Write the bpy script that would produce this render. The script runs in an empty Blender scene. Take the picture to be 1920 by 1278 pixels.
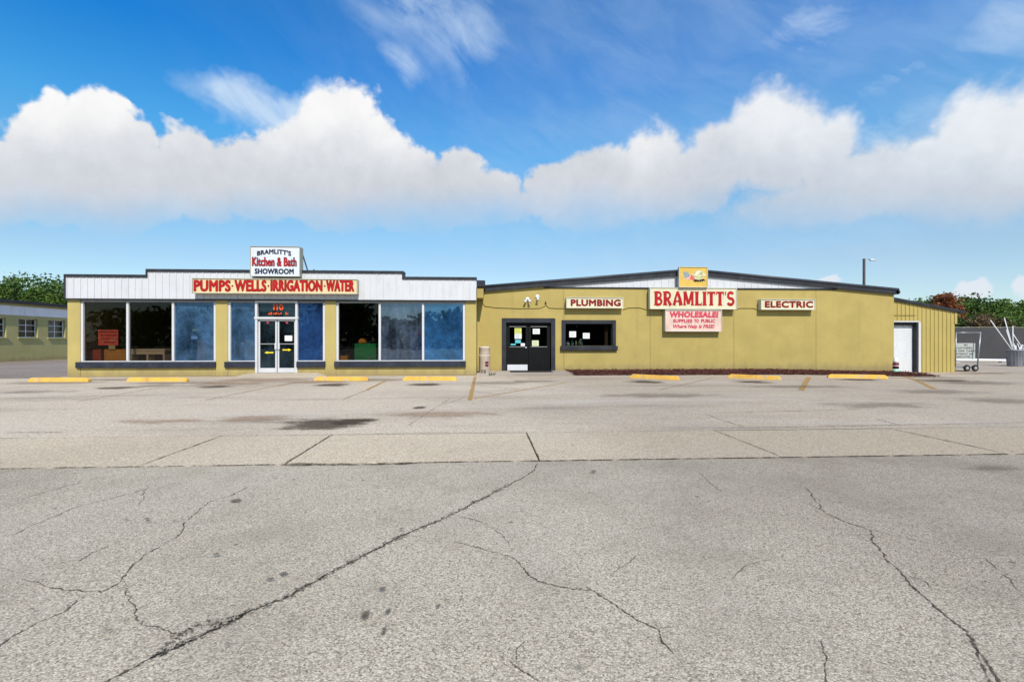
import bpy, math, random
from math import radians, sin, cos, tan, atan2, pi, sqrt
from mathutils import Vector
random.seed(7)
scene = bpy.context.scene
COL = scene.collection

# ------------------------------------------------------------------ camera
F, CX, HY, HC = 900.0, 960.0, 639.0, 1.30       # focal length (px of 1920), centre, horizon, eye height
YAW = math.atan(52.0 / F)
cam = bpy.data.cameras.new('camera'); camo = bpy.data.objects.new('camera', cam); COL.objects.link(camo)
camo.location = (0, 0, HC); camo.rotation_euler = (radians(90), 0, -YAW)
cam.sensor_width = 36.0; cam.lens = 36.0 * F / 1920.0
cam.clip_start = 0.05; cam.clip_end = 6000
scene.camera = camo
scene.render.resolution_x = 1024; scene.render.resolution_y = 681
scene.view_settings.view_transform = 'Standard'; scene.view_settings.look = 'None'
scene.view_settings.gamma = 1.0; scene.view_settings.use_curve_mapping = False
scene.view_settings.exposure = 0.36
scene.cycles.use_denoising = True
scene.cycles.max_bounces = 6; scene.cycles.diffuse_bounces = 2; scene.cycles.glossy_bounces = 3; scene.cycles.transparent_max_bounces = 14

SUN_AZ, SUN_EL = radians(170), radians(45)       # clockwise from +Y (facade normal), behind the camera to the right
SKY_STR = 0.10


def ray(px, py):
    xc, v = (px - CX) / F, (HY - py) / F
    return xc * cos(YAW) + sin(YAW), -xc * sin(YAW) + cos(YAW), v


def at(px, py, Y):
    "point of the vertical plane Y that a sight line meets"
    dx, dy, dz = ray(px, py); t = Y / dy
    return (dx * t, Y, HC + dz * t)


def sstep(a, b, x):
    t = max(0.0, min(1.0, (x - a) / (b - a))); return t * t * (3 - 2 * t)


def g(X, Y):
    "the lot falls a hand's width towards the shed"
    return -0.11 * sstep(11, 18, X) * sstep(12, 19, Y)


def gp(px, py):
    dx, dy, dz = ray(px, py); z = 0.0
    for _ in range(6):
        t = (HC - z) / -dz; z = g(dx * t, dy * t)
    return Vector((dx * t, dy * t, z))


# ------------------------------------------------------------------ node helper
class NT:
    def __init__(s, tree): s.t = tree; s.n = tree.nodes; s.l = tree.links
    def put(s, sock, v):
        if v is None: return
        if isinstance(v, bpy.types.NodeSocket): s.l.new(v, sock)
        elif isinstance(v, (tuple, list)) and sock.type == 'RGBA' and len(v) == 3: sock.default_value = (*v, 1)
        else: sock.default_value = v
    def m(s, op, a, b=None, c=None, clamp=False):
        n = s.n.new('ShaderNodeMath'); n.operation = op; n.use_clamp = clamp
        for i, v in enumerate((a, b, c)): s.put(n.inputs[i], v)
        return n.outputs[0]
    def v(s, op, a, b=None, c=None):
        n = s.n.new('ShaderNodeVectorMath'); n.operation = op
        for i, x in enumerate((a, b, c)): s.put(n.inputs[i], x)
        return n.outputs['Value' if op in ('LENGTH', 'DOT_PRODUCT', 'DISTANCE') else 'Vector']
    def noise(s, vec, scale, detail=4, rough=.5, dist=0, out=0):
        n = s.n.new('ShaderNodeTexNoise'); s.put(n.inputs['Vector'], vec)
        n.inputs['Scale'].default_value = scale; n.inputs['Detail'].default_value = detail
        n.inputs['Roughness'].default_value = rough; n.inputs['Distortion'].default_value = dist
        return n.outputs[out]
    def vor(s, vec, scale, feature='F1', out='Distance', rand=1.0, smooth=.5):
        n = s.n.new('ShaderNodeTexVoronoi'); n.feature = feature; s.put(n.inputs['Vector'], vec)
        n.inputs['Scale'].default_value = scale; n.inputs['Randomness'].default_value = rand
        if feature == 'SMOOTH_F1': n.inputs['Smoothness'].default_value = smooth
        return n.outputs[out]
    def ss(s, x, a, b, lo=0.0, hi=1.0):
        n = s.n.new('ShaderNodeMapRange'); n.interpolation_type = 'SMOOTHSTEP'
        for i, v in enumerate((x, a, b, lo, hi)): s.put(n.inputs[i], v)
        return n.outputs[0]
    def lin(s, x, a, b, lo=0.0, hi=1.0):
        n = s.n.new('ShaderNodeMapRange')
        for i, v in enumerate((x, a, b, lo, hi)): s.put(n.inputs[i], v)
        return n.outputs[0]
    def mix(s, f, a, b, blend='MIX'):
        n = s.n.new('ShaderNodeMix'); n.data_type = 'RGBA'; n.blend_type = blend
        s.put(n.inputs[0], f); s.put(n.inputs[6], a); s.put(n.inputs[7], b); return n.outputs[2]
    def ramp(s, f, stops):
        n = s.n.new('ShaderNodeValToRGB'); s.put(n.inputs[0], f); e = n.color_ramp.elements
        while len(e) < len(stops): e.new(.5)
        for i, (p, c) in enumerate(stops): e[i].position = p; e[i].color = (*c, 1)
        return n.outputs[0]
    def bump(s, h, strength, dist, nrm=None):
        n = s.n.new('ShaderNodeBump'); s.put(n.inputs['Height'], h)
        n.inputs['Strength'].default_value = strength; n.inputs['Distance'].default_value = dist
        if nrm is not None: s.put(n.inputs['Normal'], nrm)
        return n.outputs[0]


# ------------------------------------------------------------------ sky: Nishita air with a bank of cumulus
def build_world():
    w = bpy.data.worlds.new('World'); scene.world = w; w.use_nodes = True
    T = NT(w.node_tree); T.n.clear()
    out = T.n.new('ShaderNodeOutputWorld'); bg = T.n.new('ShaderNodeBackground')
    T.l.new(bg.outputs[0], out.inputs[0]); bg.inputs['Strength'].default_value = SKY_STR
    sky = T.n.new('ShaderNodeTexSky'); sky.sky_type = 'NISHITA'; sky.sun_disc = False
    sky.sun_elevation = SUN_EL; sky.sun_rotation = SUN_AZ
    sky.air_density = 1.0; sky.dust_density = 0.25; sky.ozone_density = 2.2; sky.altitude = 20
    tc = T.n.new('ShaderNodeTexCoord').outputs['Generated']
    d = T.v('NORMALIZE', tc)
    sx = T.n.new('ShaderNodeSeparateXYZ'); T.l.new(d, sx.inputs[0])
    az = T.m('ARCTAN2', sx.outputs[0], sx.outputs[1]); el = T.m('ARCSINE', sx.outputs[2])
    cb = T.n.new('ShaderNodeCombineXYZ'); T.l.new(az, cb.inputs[0]); T.l.new(el, cb.inputs[1])
    p = cb.outputs[0]
    grade = T.ramp(el, [(0.0, (.90, .97, .98)), (.15, (.88, .98, 1.0)), (.24, (.74, 1.10, 1.14)), (.36, (.38, 1.18, 1.46)), (.50, (.08, .93, 1.58)), (1.0, (.05, .80, 1.40))])
    air = T.mix(1.0, sky.outputs[0], grade, 'MULTIPLY')

    def ae(px, py):
        dx, dy, dz = ray(px, py); return atan2(dx, dy), atan2(dz, sqrt(dx * dx + dy * dy))

    def blobs(lst, k, q):
        acc = None
        for (px, py, rx, ry) in lst:
            a0, e0 = ae(px, py)
            ax = abs(ae(px + rx, py)[0] - ae(px - rx, py)[0]) / 2
            ey = abs(ae(px, py - ry)[1] - ae(px, py + ry)[1]) / 2
            dd = T.v('LENGTH', T.v('MULTIPLY_ADD', q, (1 / ax, 1 / ey, 0), (-a0 / ax, -e0 / ey, 0)))
            acc = dd if acc is None else T.m('SMOOTH_MIN', acc, dd, k)
        return acc
    # lumpy warp of the directions
    n_big = T.noise(d, 8.0, 4, .60, out=1)
    off = T.v('MULTIPLY', T.v('SUBTRACT', n_big, (.5, .5, .5)), (.13, .105, 0))
    q = T.v('ADD', p, off)
    cum = [(110, 275, 92, 88), (205, 262, 88, 84), (262, 290, 40, 62), (-60, 340, 160, 85), (90, 345, 210, 78), (240, 345, 150, 72),
           (365, 325, 100, 92), (480, 340, 130, 85), (640, 292, 118, 132), (570, 325, 110, 102), (718, 320, 92, 98), (780, 345, 66, 70),
           (858, 350, 72, 76), (920, 380, 70, 56), (700, 385, 340, 52), (1040, 365, 64, 62), (1130, 345, 96, 74), (1228, 320, 76, 88),
           (1300, 335, 90, 66), (1366, 285, 80, 80), (1455, 265, 98, 112), (1545, 290, 90, 92), (1640, 340, 140, 75), (1760, 335, 130, 88),
           (1850, 275, 120, 116), (1970, 270, 170, 150), (1620, 370, 330, 66), (1120, 388, 200, 50), (150, 370, 260, 60), (1800, 345, 200, 95)]
    back = [(1800, 548, 40, 18), (1545, 526, 44, 10), (1915, 545, 28, 28)]
    dist = blobs(cum, .12, q)
    crisp = T.noise(d, 38.0, 4, .62)
    dist = T.m('ADD', dist, T.m('MULTIPLY', T.m('SUBTRACT', crisp, .5), .32))
    a_c = T.m('MULTIPLY', T.ss(dist, T.ss(az, -.2, .7, 1.03, 1.10), T.ss(az, -.2, .7, .84, .66)), T.ss(az, .15, .85, 1.0, .85))
    fine = T.noise(d, 6.0, 5, .6)
    eln = T.m('DIVIDE', el, T.m('MAXIMUM', T.m('COSINE', T.m('SUBTRACT', az, YAW)), .62))     # a level cloud base bends down towards the sides
    elw = T.m('ADD', eln, T.m('MULTIPLY', T.m('SUBTRACT', fine, .5), .085))
    a_c = T.m('MULTIPLY', a_c, T.ss(elw, ae(960, 462)[1], ae(960, 335)[1]))
    a_b = T.m('MULTIPLY', T.ss(blobs(back, .1, q), 1.05, .55), .85)          # low far puffs
    # the rest of the horizon carries the same kind of bank
    side = T.ss(T.m('ABSOLUTE', az), .86, 1.12)
    band = T.m('MULTIPLY', T.ss(el, .12, .22), T.ss(el, .62, .40))
    a_g = T.m('MULTIPLY', T.m('MULTIPLY', T.ss(T.noise(T.v('MULTIPLY', d, (1, 1, 2.2)), 3.2, 5, .55), .47, .56), band), side)
    # thin high cloud
    ci1 = blobs([(800, -20, 140, 120), (870, 70, 90, 100), (760, 120, 40, 50)], .3, q)
    ci2 = blobs([(440, 180, 110, 48), (520, 215, 95, 48), (600, 185, 50, 36)], .2, q)
    ci3 = blobs([(1610, 175, 60, 26), (1575, 205, 45, 34), (1655, 145, 60, 20), (1705, 115, 55, 14), (1690, 245, 140, 75), (1900, 60, 130, 75), (1520, 60, 90, 40)], .35, q)
    rot = T.n.new('ShaderNodeVectorRotate'); rot.rotation_type = 'Z_AXIS'; T.put(rot.inputs['Vector'], p); rot.inputs['Angle'].default_value = .5
    stk = T.noise(T.v('MULTIPLY', rot.outputs[0], (3.0, 8.0, 1)), 2.0, 6, .60, .5)
    a_i = T.m('MULTIPLY', T.m('MULTIPLY', T.ss(ci1, 1.6, .0), T.ss(stk, .22, .74)), .72)
    a_i = T.m('MAXIMUM', a_i, T.m('MULTIPLY', T.m('MULTIPLY', T.ss(ci2, 1.2, .4), T.ss(stk, .12, .60)), .85))
    a_i = T.m('MAXIMUM', a_i, T.m('MULTIPLY', T.m('MULTIPLY', T.ss(ci3, 1.75, .1), T.ss(stk, .26, .72)), .60))
    # a thin veil of high haze, thicker to the right
    veil = T.m('MULTIPLY', T.ss(az, -.75, .45), T.m('ADD', .13, T.m('MULTIPLY', T.ss(stk, .30, .8), .16)))
    a_i = T.m('MAXIMUM', a_i, T.m('MULTIPLY', veil, T.ss(el, 1.3, .5)))
    # tone of the cumulus: bright crowns, softer lavender grey body
    low = T.m('ADD', eln, T.m('MULTIPLY', T.m('SUBTRACT', fine, .5), .22))
    body = T.ss(low, ae(960, 175)[1], ae(960, 350)[1])
    sep = T.n.new('ShaderNodeSeparateColor'); T.l.new(n_big, sep.inputs[0])
    rel = T.m('ADD', T.m('MULTIPLY', T.m('SUBTRACT', sep.outputs[1], .5), -.20), T.m('MULTIPLY', T.m('SUBTRACT', crisp, .5), -.12))
    tone = T.m('ADD', T.m('SUBTRACT', 1.0, T.m('MULTIPLY', body, .215)), rel)
    warm = T.mix(body, (1.0, 1.0, 1.0), (.885, .925, 1.0))
    ccol = T.v('SCALE', warm); n = ccol.node; T.put(n.inputs['Scale'], T.m('MULTIPLY', tone, 7.2))
    c1 = T.mix(a_i, air, (5.0, 6.1, 7.4))
    c2 = T.mix(a_b, c1, (6.2, 6.5, 7.0))
    c3 = T.mix(T.m('MAXIMUM', a_c, a_g), c2, n.outputs[0])
    T.l.new(c3, bg.inputs['Color'])
    w.cycles.sampling_method = 'NONE'


build_world()
sl = bpy.data.lights.new('sun', 'SUN'); sl.energy = 3.8; sl.angle = radians(.55); sl.color = (1.0, .915, .785)
so = bpy.data.objects.new('sun', sl); COL.objects.link(so); so.location = (5, -20, 30)
to_sun = Vector((cos(SUN_EL) * sin(SUN_AZ), cos(SUN_EL) * cos(SUN_AZ), sin(SUN_EL)))
so.rotation_euler = to_sun.to_track_quat('Z', 'Y').to_euler()


# ------------------------------------------------------------------ materials
def mat(name):
    m = bpy.data.materials.new(name); m.use_nodes = True
    T = NT(m.node_tree); b = T.n['Principled BSDF']; return m, T, b


def pos(T): return T.n.new('ShaderNodeNewGeometry').outputs['Position']


def paint(name, col, rough=.5, var=.12, scale=2.5, metal=0, spec=.3, bump=0, grime=None):
    m, T, b = mat(name); P = pos(T)
    n = T.noise(P, scale, 5, .6)
    c = T.mix(T.lin(n, .3, .7), tuple(x * (1 - var) for x in col), tuple(min(1, x * (1 + var)) for x in col))
    if grime:
        gn = T.noise(T.v('MULTIPLY', P, (1, 1, .25)), 3.3, 6, .65)
        c = T.mix(T.m('MULTIPLY', T.ss(gn, .5, .75), grime), c, (.13, .11, .085))
    T.put(b.inputs['Base Color'], c); b.inputs['Roughness'].default_value = rough
    b.inputs['Metallic'].default_value = metal; b.inputs['Specular IOR Level'].default_value = spec
    if bump: T.put(b.inputs['Normal'], T.bump(T.noise(P, 60, 3, .6), bump, .01))
    return m


def stucco(name, col, block=False):
    m, T, b = mat(name); P = pos(T)
    n1 = T.noise(P, .9, 5, .6); n2 = T.noise(T.v('MULTIPLY', P, (1, 1, .35)), 3.2, 6, .62); n3 = T.noise(P, 38, 3, .7)
    dk = tuple(x * .91 for x in col); lt = tuple(min(1, x * 1.06) for x in col)
    c = T.mix(T.ss(n1, .3, .72), dk, lt)
    c = T.mix(T.m('MULTIPLY', T.ss(n2, .50, .78), .24), c, tuple(x * f for x, f in zip(col, (.72, .72, .78))))
    c = T.mix(T.m('MULTIPLY', T.ss(n3, .52, .8), .22), c, tuple(x * .6 for x in col))
    sep = T.n.new('ShaderNodeSeparateXYZ'); T.l.new(P, sep.inputs[0])
    splash = T.m('MULTIPLY', T.ss(T.m('ADD', sep.outputs[2], T.m('MULTIPLY', T.m('SUBTRACT', n2, .5), .7)), .42, -.02), .58)
    c = T.mix(splash, c, (.20, .155, .095))
    streak = T.noise(T.v('MULTIPLY', P, (5.5, 5.5, .22)), 1.0, 5, .6)
    c = T.mix(T.m('MULTIPLY', T.ss(streak, .56, .78), .28), c, tuple(x * .55 for x in col))
    T.put(b.inputs['Base Color'], c); b.inputs['Roughness'].default_value = .88; b.inputs['Specular IOR Level'].default_value = .25
    nb = T.bump(T.noise(P, 55, 4, .7), .45, .012)
    if block:
        br = T.n.new('ShaderNodeTexBrick'); br.offset = .5
        rv = T.n.new('ShaderNodeCombineXYZ'); T.l.new(sep.outputs[1], rv.inputs[0]); T.l.new(sep.outputs[2], rv.inputs[1])
        T.l.new(rv.outputs[0], br.inputs['Vector']); br.inputs['Scale'].default_value = 1
        br.inputs['Mortar Size'].default_value = .010; br.inputs['Brick Width'].default_value = .4; br.inputs['Row Height'].default_value = .2
        nb = T.bump(T.m('SUBTRACT', 1.0, br.outputs['Fac']), .6, .012, nb)
    T.put(b.inputs['Normal'], nb)
    return m


def aggregate(name, stops, cell, coarse, tint, amt, rough=.92, wear=(.5, .75), bumpd=.004, streaks=0):
    "worn paving: visible stones in a grey binder, broad blotches"
    m, T, b = mat(name); P = pos(T)
    vn = T.n.new('ShaderNodeTexVoronoi'); vn.feature = 'F1'; T.put(vn.inputs['Vector'], P); vn.inputs['Scale'].default_value = cell
    sp = T.n.new('ShaderNodeSeparateColor'); T.l.new(vn.outputs['Color'], sp.inputs[0])
    c = T.ramp(sp.outputs[0], stops)
    hue = T.mix(T.m('MULTIPLY', T.m('GREATER_THAN', sp.outputs[1], .72), .5), c, T.mix(.55, c, (.42, .30, .20)))
    gap = T.ss(vn.outputs['Distance'], .45, .85)
    c = T.mix(T.m('MULTIPLY', gap, .55), hue, stops[0][1])
    n1 = T.noise(P, coarse, 6, .62); n2 = T.noise(P, coarse * .23, 4, .6); n3 = T.noise(P, coarse * 7, 5, .7)
    c = T.mix(T.m('MULTIPLY', T.ss(n1, *wear), amt), c, tint)
    c = T.mix(T.m('MULTIPLY', T.ss(n2, .42, .72), .35), c, T.mix(.5, c, (.56, .50, .43)))
    c = T.mix(T.m('MULTIPLY', T.ss(n3, .55, .8), .25), c, T.mix(.6, c, (.05, .047, .042)))
    n4 = T.noise(P, .16, 4, .55)
    sx_ = T.n.new('ShaderNodeSeparateXYZ'); T.l.new(P, sx_.inputs[0])
    n4 = T.m('ADD', n4, T.m('MULTIPLY', T.ss(sx_.outputs[0], .3, 4.0), .24))
    c = T.mix(T.m('MULTIPLY', T.ss(n4, .42, .70), .55), c, T.mix(1.0, c, (.58, .56, .55), 'MULTIPLY'))
    pit = T.vor(P, cell * .13); c = T.mix(T.m('MULTIPLY', T.ss(pit, .13, .05), .6), c, (.055, .048, .04))
    vp = T.n.new('ShaderNodeTexVoronoi'); vp.feature = 'F1'; T.put(vp.inputs['Vector'], P); vp.inputs['Scale'].default_value = 4.5
    sq = T.n.new('ShaderNodeSeparateColor'); T.l.new(vp.outputs['Color'], sq.inputs[0])
    rad = T.lin(sq.outputs[0], .55, 1.0, 0.0, .085)                 # loose chips and tar specks of unequal size
    c = T.mix(T.m('MULTIPLY', T.m('LESS_THAN', vp.outputs['Distance'], rad), .75), c, (.075, .058, .042))
    if streaks:
        sn = T.noise(T.v('MULTIPLY', P, (.16, .85, 1)), 1.0, 6, .66, .3)
        c = T.mix(T.m('MULTIPLY', T.ss(sn, .50, .74), streaks), c, (.17, .135, .105))
        sn2 = T.noise(T.v('MULTIPLY', P, (.10, .6, 1)), 1.3, 5, .6, .4)
        c = T.mix(T.m('MULTIPLY', T.ss(sn2, .52, .7), streaks * .7), c, (.52, .46, .40))
    T.put(b.inputs['Base Color'], c); b.inputs['Roughness'].default_value = rough; b.inputs['Specular IOR Level'].default_value = .25
    T.put(b.inputs['Normal'], T.bump(T.m('SUBTRACT', 1.0, vn.outputs['Distance']), .6, bumpd, T.bump(n1, .3, .02)))
    return m


def decal(name, col, kind, strength=.80):
    "stain, crack dirt or worn paint: opaque where the mark is, nothing elsewhere"
    m, T, b = mat(name); m.surface_render_method = 'DITHERED' if hasattr(m, 'surface_render_method') else 'BLENDED'
    P = pos(T); b.inputs['Roughness'].default_value = .9; b.inputs['Specular IOR Level'].default_value = .2
    n = T.noise(P, 6, 6, .7)
    T.put(b.inputs['Base Color'], T.mix(T.ss(n, .3, .7), tuple(x * .75 for x in col), tuple(x * 1.2 for x in col)))
    if kind == 'stain':
        o = T.n.new('ShaderNodeTexCoord').outputs['Object']; r = T.v('LENGTH', o)
        nn = T.noise(T.v('MULTIPLY', P, (.7, 1.6, 1)), 2.0, 7, .70); nf = T.noise(P, 55, 3, .7)
        v = T.m('ADD', r, T.m('ADD', T.m('MULTIPLY', T.m('SUBTRACT', nn, .5), 2.2), T.m('MULTIPLY', T.m('SUBTRACT', nf, .5), 1.2)))
        a = T.m('MULTIPLY', T.m('MULTIPLY', T.ss(v, .80, .30), T.ss(r, 1.0, .60)), strength)
    elif kind == 'crack':
        a = T.m('MULTIPLY', T.ss(T.noise(P, 45, 4, .7), .28, .55), .9)
    elif kind == 'crumble':
        a = T.m('MULTIPLY', T.ss(T.noise(P, 60, 4, .75), .45, .60), .8)
    elif kind == 'dirt':
        a = T.m('MULTIPLY', T.ss(T.noise(P, 28, 5, .75), .33, .52), .85)
    else:
        a = T.m('MULTIPLY', T.ss(T.noise(P, 9, 6, .75), .36, .60), T.ss(T.noise(P, 70, 3, .6), .25, .5))
        a = T.m('MULTIPLY', a, .95 if kind == 'paint' else .55)
    T.put(b.inputs['Alpha'], a)
    return m


def glass(name, tint, refl=.03, film=None, amount=0.0, scale=2.0, cover=(.40, .62), stretch=(1, 1, .6), tint2=(1, 1, 1)):
    m = bpy.data.materials.new(name); m.use_nodes = True; T = NT(m.node_tree); T.n.clear()
    out = T.n.new('ShaderNodeOutputMaterial')
    tr = T.n.new('ShaderNodeBsdfTransparent'); tr.inputs[0].default_value = (*tint, 1)
    gl = T.n.new('ShaderNodeBsdfGlossy'); gl.inputs['Roughness'].default_value = .015; gl.inputs[0].default_value = (*tint2, 1)
    P = pos(T)
    T.put(gl.inputs['Normal'], T.bump(T.noise(P, .9, 2, .5), .10, .03))
    lw = T.n.new('ShaderNodeLayerWeight'); lw.inputs[0].default_value = .5
    fr = T.m('ADD', T.m('MULTIPLY', T.m('POWER', lw.outputs['Facing'], 4.0), .9), refl, clamp=True)
    base = tr.outputs[0]
    if film:
        df = T.n.new('ShaderNodeBsdfPrincipled'); df.inputs['Roughness'].default_value = .35
        n1 = T.noise(T.v('MULTIPLY', P, stretch), scale * 1.6, 5, .6, .4); n2 = T.noise(P, scale * 8, 5, .7)
        c = T.mix(T.ss(n2, .3, .7), tuple(x * .78 for x in film), tuple(min(1, x * 1.2) for x in film))
        T.put(df.inputs['Base Color'], c)
        mx = T.n.new('ShaderNodeMixShader'); T.put(mx.inputs[0], T.m('MULTIPLY', T.ss(T.m('ADD', T.m('MULTIPLY', n1, .8), T.m('MULTIPLY', n2, .2)), *cover), amount))
        T.l.new(tr.outputs[0], mx.inputs[1]); T.l.new(df.outputs[0], mx.inputs[2]); base = mx.outputs[0]
    ms = T.n.new('ShaderNodeMixShader'); T.put(ms.inputs[0], fr); T.l.new(base, ms.inputs[1]); T.l.new(gl.outputs[0], ms.inputs[2])
    T.l.new(ms.outputs[0], out.inputs[0]); return m


def leaf_mat(name, a, bcol, warm=(.16, .15, .03)):
    m, T, b = mat(name); P = pos(T)
    n = T.noise(P, .8, 4, .6); n2 = T.noise(P, 5, 3, .7)
    c = T.mix(T.ss(n, .38, .62), a, tuple(x * 1.25 for x in bcol)); c = T.mix(T.m('MULTIPLY', T.ss(n2, .5, .75), .5), c, warm)
    T.put(b.inputs['Base Color'], c); b.inputs['Roughness'].default_value = .55; b.inputs['Specular IOR Level'].default_value = .3
    out = T.n['Material Output']
    tl = T.n.new('ShaderNodeBsdfTranslucent'); T.put(tl.inputs[0], c)
    mx = T.n.new('ShaderNodeMixShader'); mx.inputs[0].default_value = .28
    T.l.new(b.outputs[0], mx.inputs[1]); T.l.new(tl.outputs[0], mx.inputs[2]); T.l.new(mx.outputs[0], out.inputs[0])
    return m


M = {}
M['stucco'] = stucco('olive_yellow_stucco', (.425, .335, .112))
M['stucco_pale'] = stucco('pale_yellow_stucco', (.455, .368, .132))
M['block'] = stucco('painted_block', (.42, .38, .17), block=True)
M['white_metal'] = paint('white_sheet_metal', (.575, .585, .605), .5, .04, 1.2, grime=.16)
M['white_band'] = paint('white_band_paint', (.74, .74, .78), .6, .05, 1.5, grime=.25)
M['charcoal'] = paint('charcoal_trim', (.026, .029, .037), .55, .25, 3, grime=.25, spec=.25)
M['charcoal_lit'] = paint('charcoal_trim_lit', (.045, .050, .062), .42, .2, 3, spec=.3)  # lit copy of the charcoal: light on the rounded roll put into its colour
M['sill'] = paint('dark_blue_grey_sill', (.027, .032, .047), .6, .3, 4, grime=.25, spec=.2)
M['frame_white'] = paint('white_aluminium', (.58, .59, .60), .4, .04, 2, grime=.10)
M['frame_grey'] = paint('grey_aluminium', (.30, .31, .32), .4, .08, 2, grime=.2)
M['black_door'] = paint('black_door_paint', (.007, .0075, .008), .6, .2, 3, spec=.12)
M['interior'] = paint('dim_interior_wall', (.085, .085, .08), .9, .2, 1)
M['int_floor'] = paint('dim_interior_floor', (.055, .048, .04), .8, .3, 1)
M['roofing'] = paint('roofing_felt', (.10, .10, .105), .85, .2, 1.2)
M['shed'] = paint('yellow_shed_metal', (.43, .34, .105), .55, .05, 1.3, grime=.12)
M['shed_dark'] = paint('shed_seam', (.20, .16, .06), .6, .1, 2)
M['shutter'] = paint('white_shutter', (.72, .74, .77), .5, .03, 2, grime=.10)
M['stop'] = paint('yellow_stop_paint', (.72, .42, .07), .75, .12, 3, grime=.45, bump=.25)
def chip(m):
    T = NT(m.node_tree); b = T.n['Principled BSDF']; P = pos(T); src = b.inputs['Base Color'].links[0].from_socket
    T.put(b.inputs['Base Color'], T.mix(T.ss(T.noise(P, 7, 6, .7), .56, .60), src, (.42, .37, .30)))


chip(M['stop'])
M['cream'] = paint('cream_sign_face', (.70, .56, .31), .4, .06, 2.5, grime=.18)
M['ivory'] = paint('ivory_sign_face', (.66, .62, .43), .4, .05, 2.5, grime=.14)
M['sign_white'] = paint('white_sign_face', (.62, .66, .71), .4, .03, 2, grime=.10)
M['pinkface'] = paint('faded_pink_sign_face', (.70, .52, .44), .45, .12, 3, grime=.10)
M['emblem_yellow'] = paint('yellow_emblem_face', (.64, .43, .09), .45, .10, 4)
M['sign_edge'] = paint('sign_cabinet_edge', (.42, .41, .32), .45, .1, 3, grime=.25)
M['sign_edge_white'] = paint('sign_cabinet_pale', (.55, .54, .45), .45, .08, 3, grime=.2)
M['red'] = paint('red_letters', (.40, .007, .009), .45, .2, 6)
M['dark_red'] = paint('dark_red_letters', (.21, .006, .008), .45, .2, 6)
M['maroon'] = paint('maroon_paint', (.13, .008, .016), .5, .2, 4)
M['pink'] = paint('faded_pink_letters', (.62, .07, .11), .5, .15, 8)
M['rose'] = paint('faded_rose_letters', (.52, .04, .08), .5, .2, 8)
M['navy'] = paint('navy_letters', (.012, .020, .045), .4, .2, 6)
M['black'] = paint('black_plastic', (.010, .010, .011), .5, .2, 4)
M['rubber'] = paint('tyre_rubber', (.018, .017, .016), .85, .2, 9)
M['steel'] = paint('galvanised_steel', (.32, .33, .34), .4, .15, 6, metal=.6)
M['pole'] = paint('dark_pole', (.055, .05, .048), .7, .2, 4)
M['pvc'] = paint('white_pvc', (.78, .78, .77), .4, .05, 3, grime=.15)
M['barrel'] = paint('grey_plastic_bin', (.24, .25, .28), .6, .12, 3, grime=.3)
M['fence'] = paint('grey_fence_screen', (.058, .057, .061), .9, .10, .7, bump=.2)
M['beige'] = paint('beige_bin', (.52, .44, .36), .55, .10, 4, grime=.35)
M['mint'] = paint('mint_green_paint', (.35, .62, .50), .5, .1, 4)
M['card'] = paint('cardboard', (.50, .27, .13), .85, .10, 3)
M['card_pale'] = paint('pale_cardboard', (.60, .42, .21), .85, .10, 3)
M['red_box'] = paint('red_brown_box', (.42, .06, .014), .7, .15, 3)
M['orange_box'] = paint('orange_wood', (.60, .23, .02), .6, .2, 3)
M['vanity'] = paint('pale_wood', (.62, .45, .30), .55, .08, 3)
M['green'] = paint('green_cabinet', (.02, .30, .10), .5, .12, 3)
M['red_paper'] = paint('salmon_red_paper', (.85, .14, .10), .8, .08, 5)
M['paper'] = paint('white_paper', (.78, .80, .80), .8, .05, 30)
M['paper_y'] = paint('yellow_green_paper', (.60, .63, .14), .8, .08, 30)
M['paper_g'] = paint('pale_green_paper', (.62, .68, .44), .8, .08, 30)
M['paper_c'] = paint('cyan_paper', (.10, .55, .62), .8, .08, 30)
M['ink'] = paint('grey_print', (.22, .22, .21), .8, .1, 20)
M['ylw'] = paint('yellow_sticker', (.85, .66, .02), .5, .05, 5)
M['org'] = paint('orange_red_sticker', (.75, .10, .015), .5, .1, 5)
M['glass_brown'] = paint('brown_wood', (.12, .05, .035), .6, .2, 4)
M['mulch'] = paint('red_brown_bark', (.085, .027, .019), .9, .5, 8)
M['mulch_base'] = paint('bark_bed', (.075, .026, .018), .95, .4, 6)
M['mat'] = paint('door_mat', (.022, .015, .013), .95, .3, 20, bump=.5)
M['kick'] = paint('brushed_plate', (.62, .64, .68), .4, .05, 3)
M['bark'] = paint('tree_bark', (.12, .09, .065), .9, .3, 5)
M['leaf'] = leaf_mat('oak_leaves', (.052, .105, .018), (.105, .175, .030), (.10, .14, .02))
M['leaf2'] = leaf_mat('bright_leaves', (.062, .125, .018), (.115, .190, .034), (.13, .17, .03))
M['leaf3'] = leaf_mat('dark_leaves', (.036, .078, .016), (.075, .130, .024), (.06, .09, .02))
M['leaf_rust'] = leaf_mat('rusty_leaves', (.20, .062, .022), (.27, .105, .035), (.20, .12, .03))
M['leaf_dry'] = leaf_mat('dry_brush', (.12, .075, .035), (.17, .12, .06), (.08, .08, .03))
M['weed'] = leaf_mat('weeds', (.05, .08, .02), (.10, .12, .03))
M['asphalt'] = aggregate('worn_asphalt', [(0, (.19, .162, .116)), (.22, (.395, .347, .260)), (.60, (.515, .458, .352)), (1, (.68, .615, .48))], 125, 1.1, (.245, .210, .152), .42, wear=(.42, .70))
M['strip'] = aggregate('tan_aggregate_concrete', [(0, (.36, .285, .190)), (.30, (.53, .440, .308)), (.7, (.63, .535, .390)), (1, (.77, .68, .52))], 85, .9, (.50, .415, .30), .35)
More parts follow.
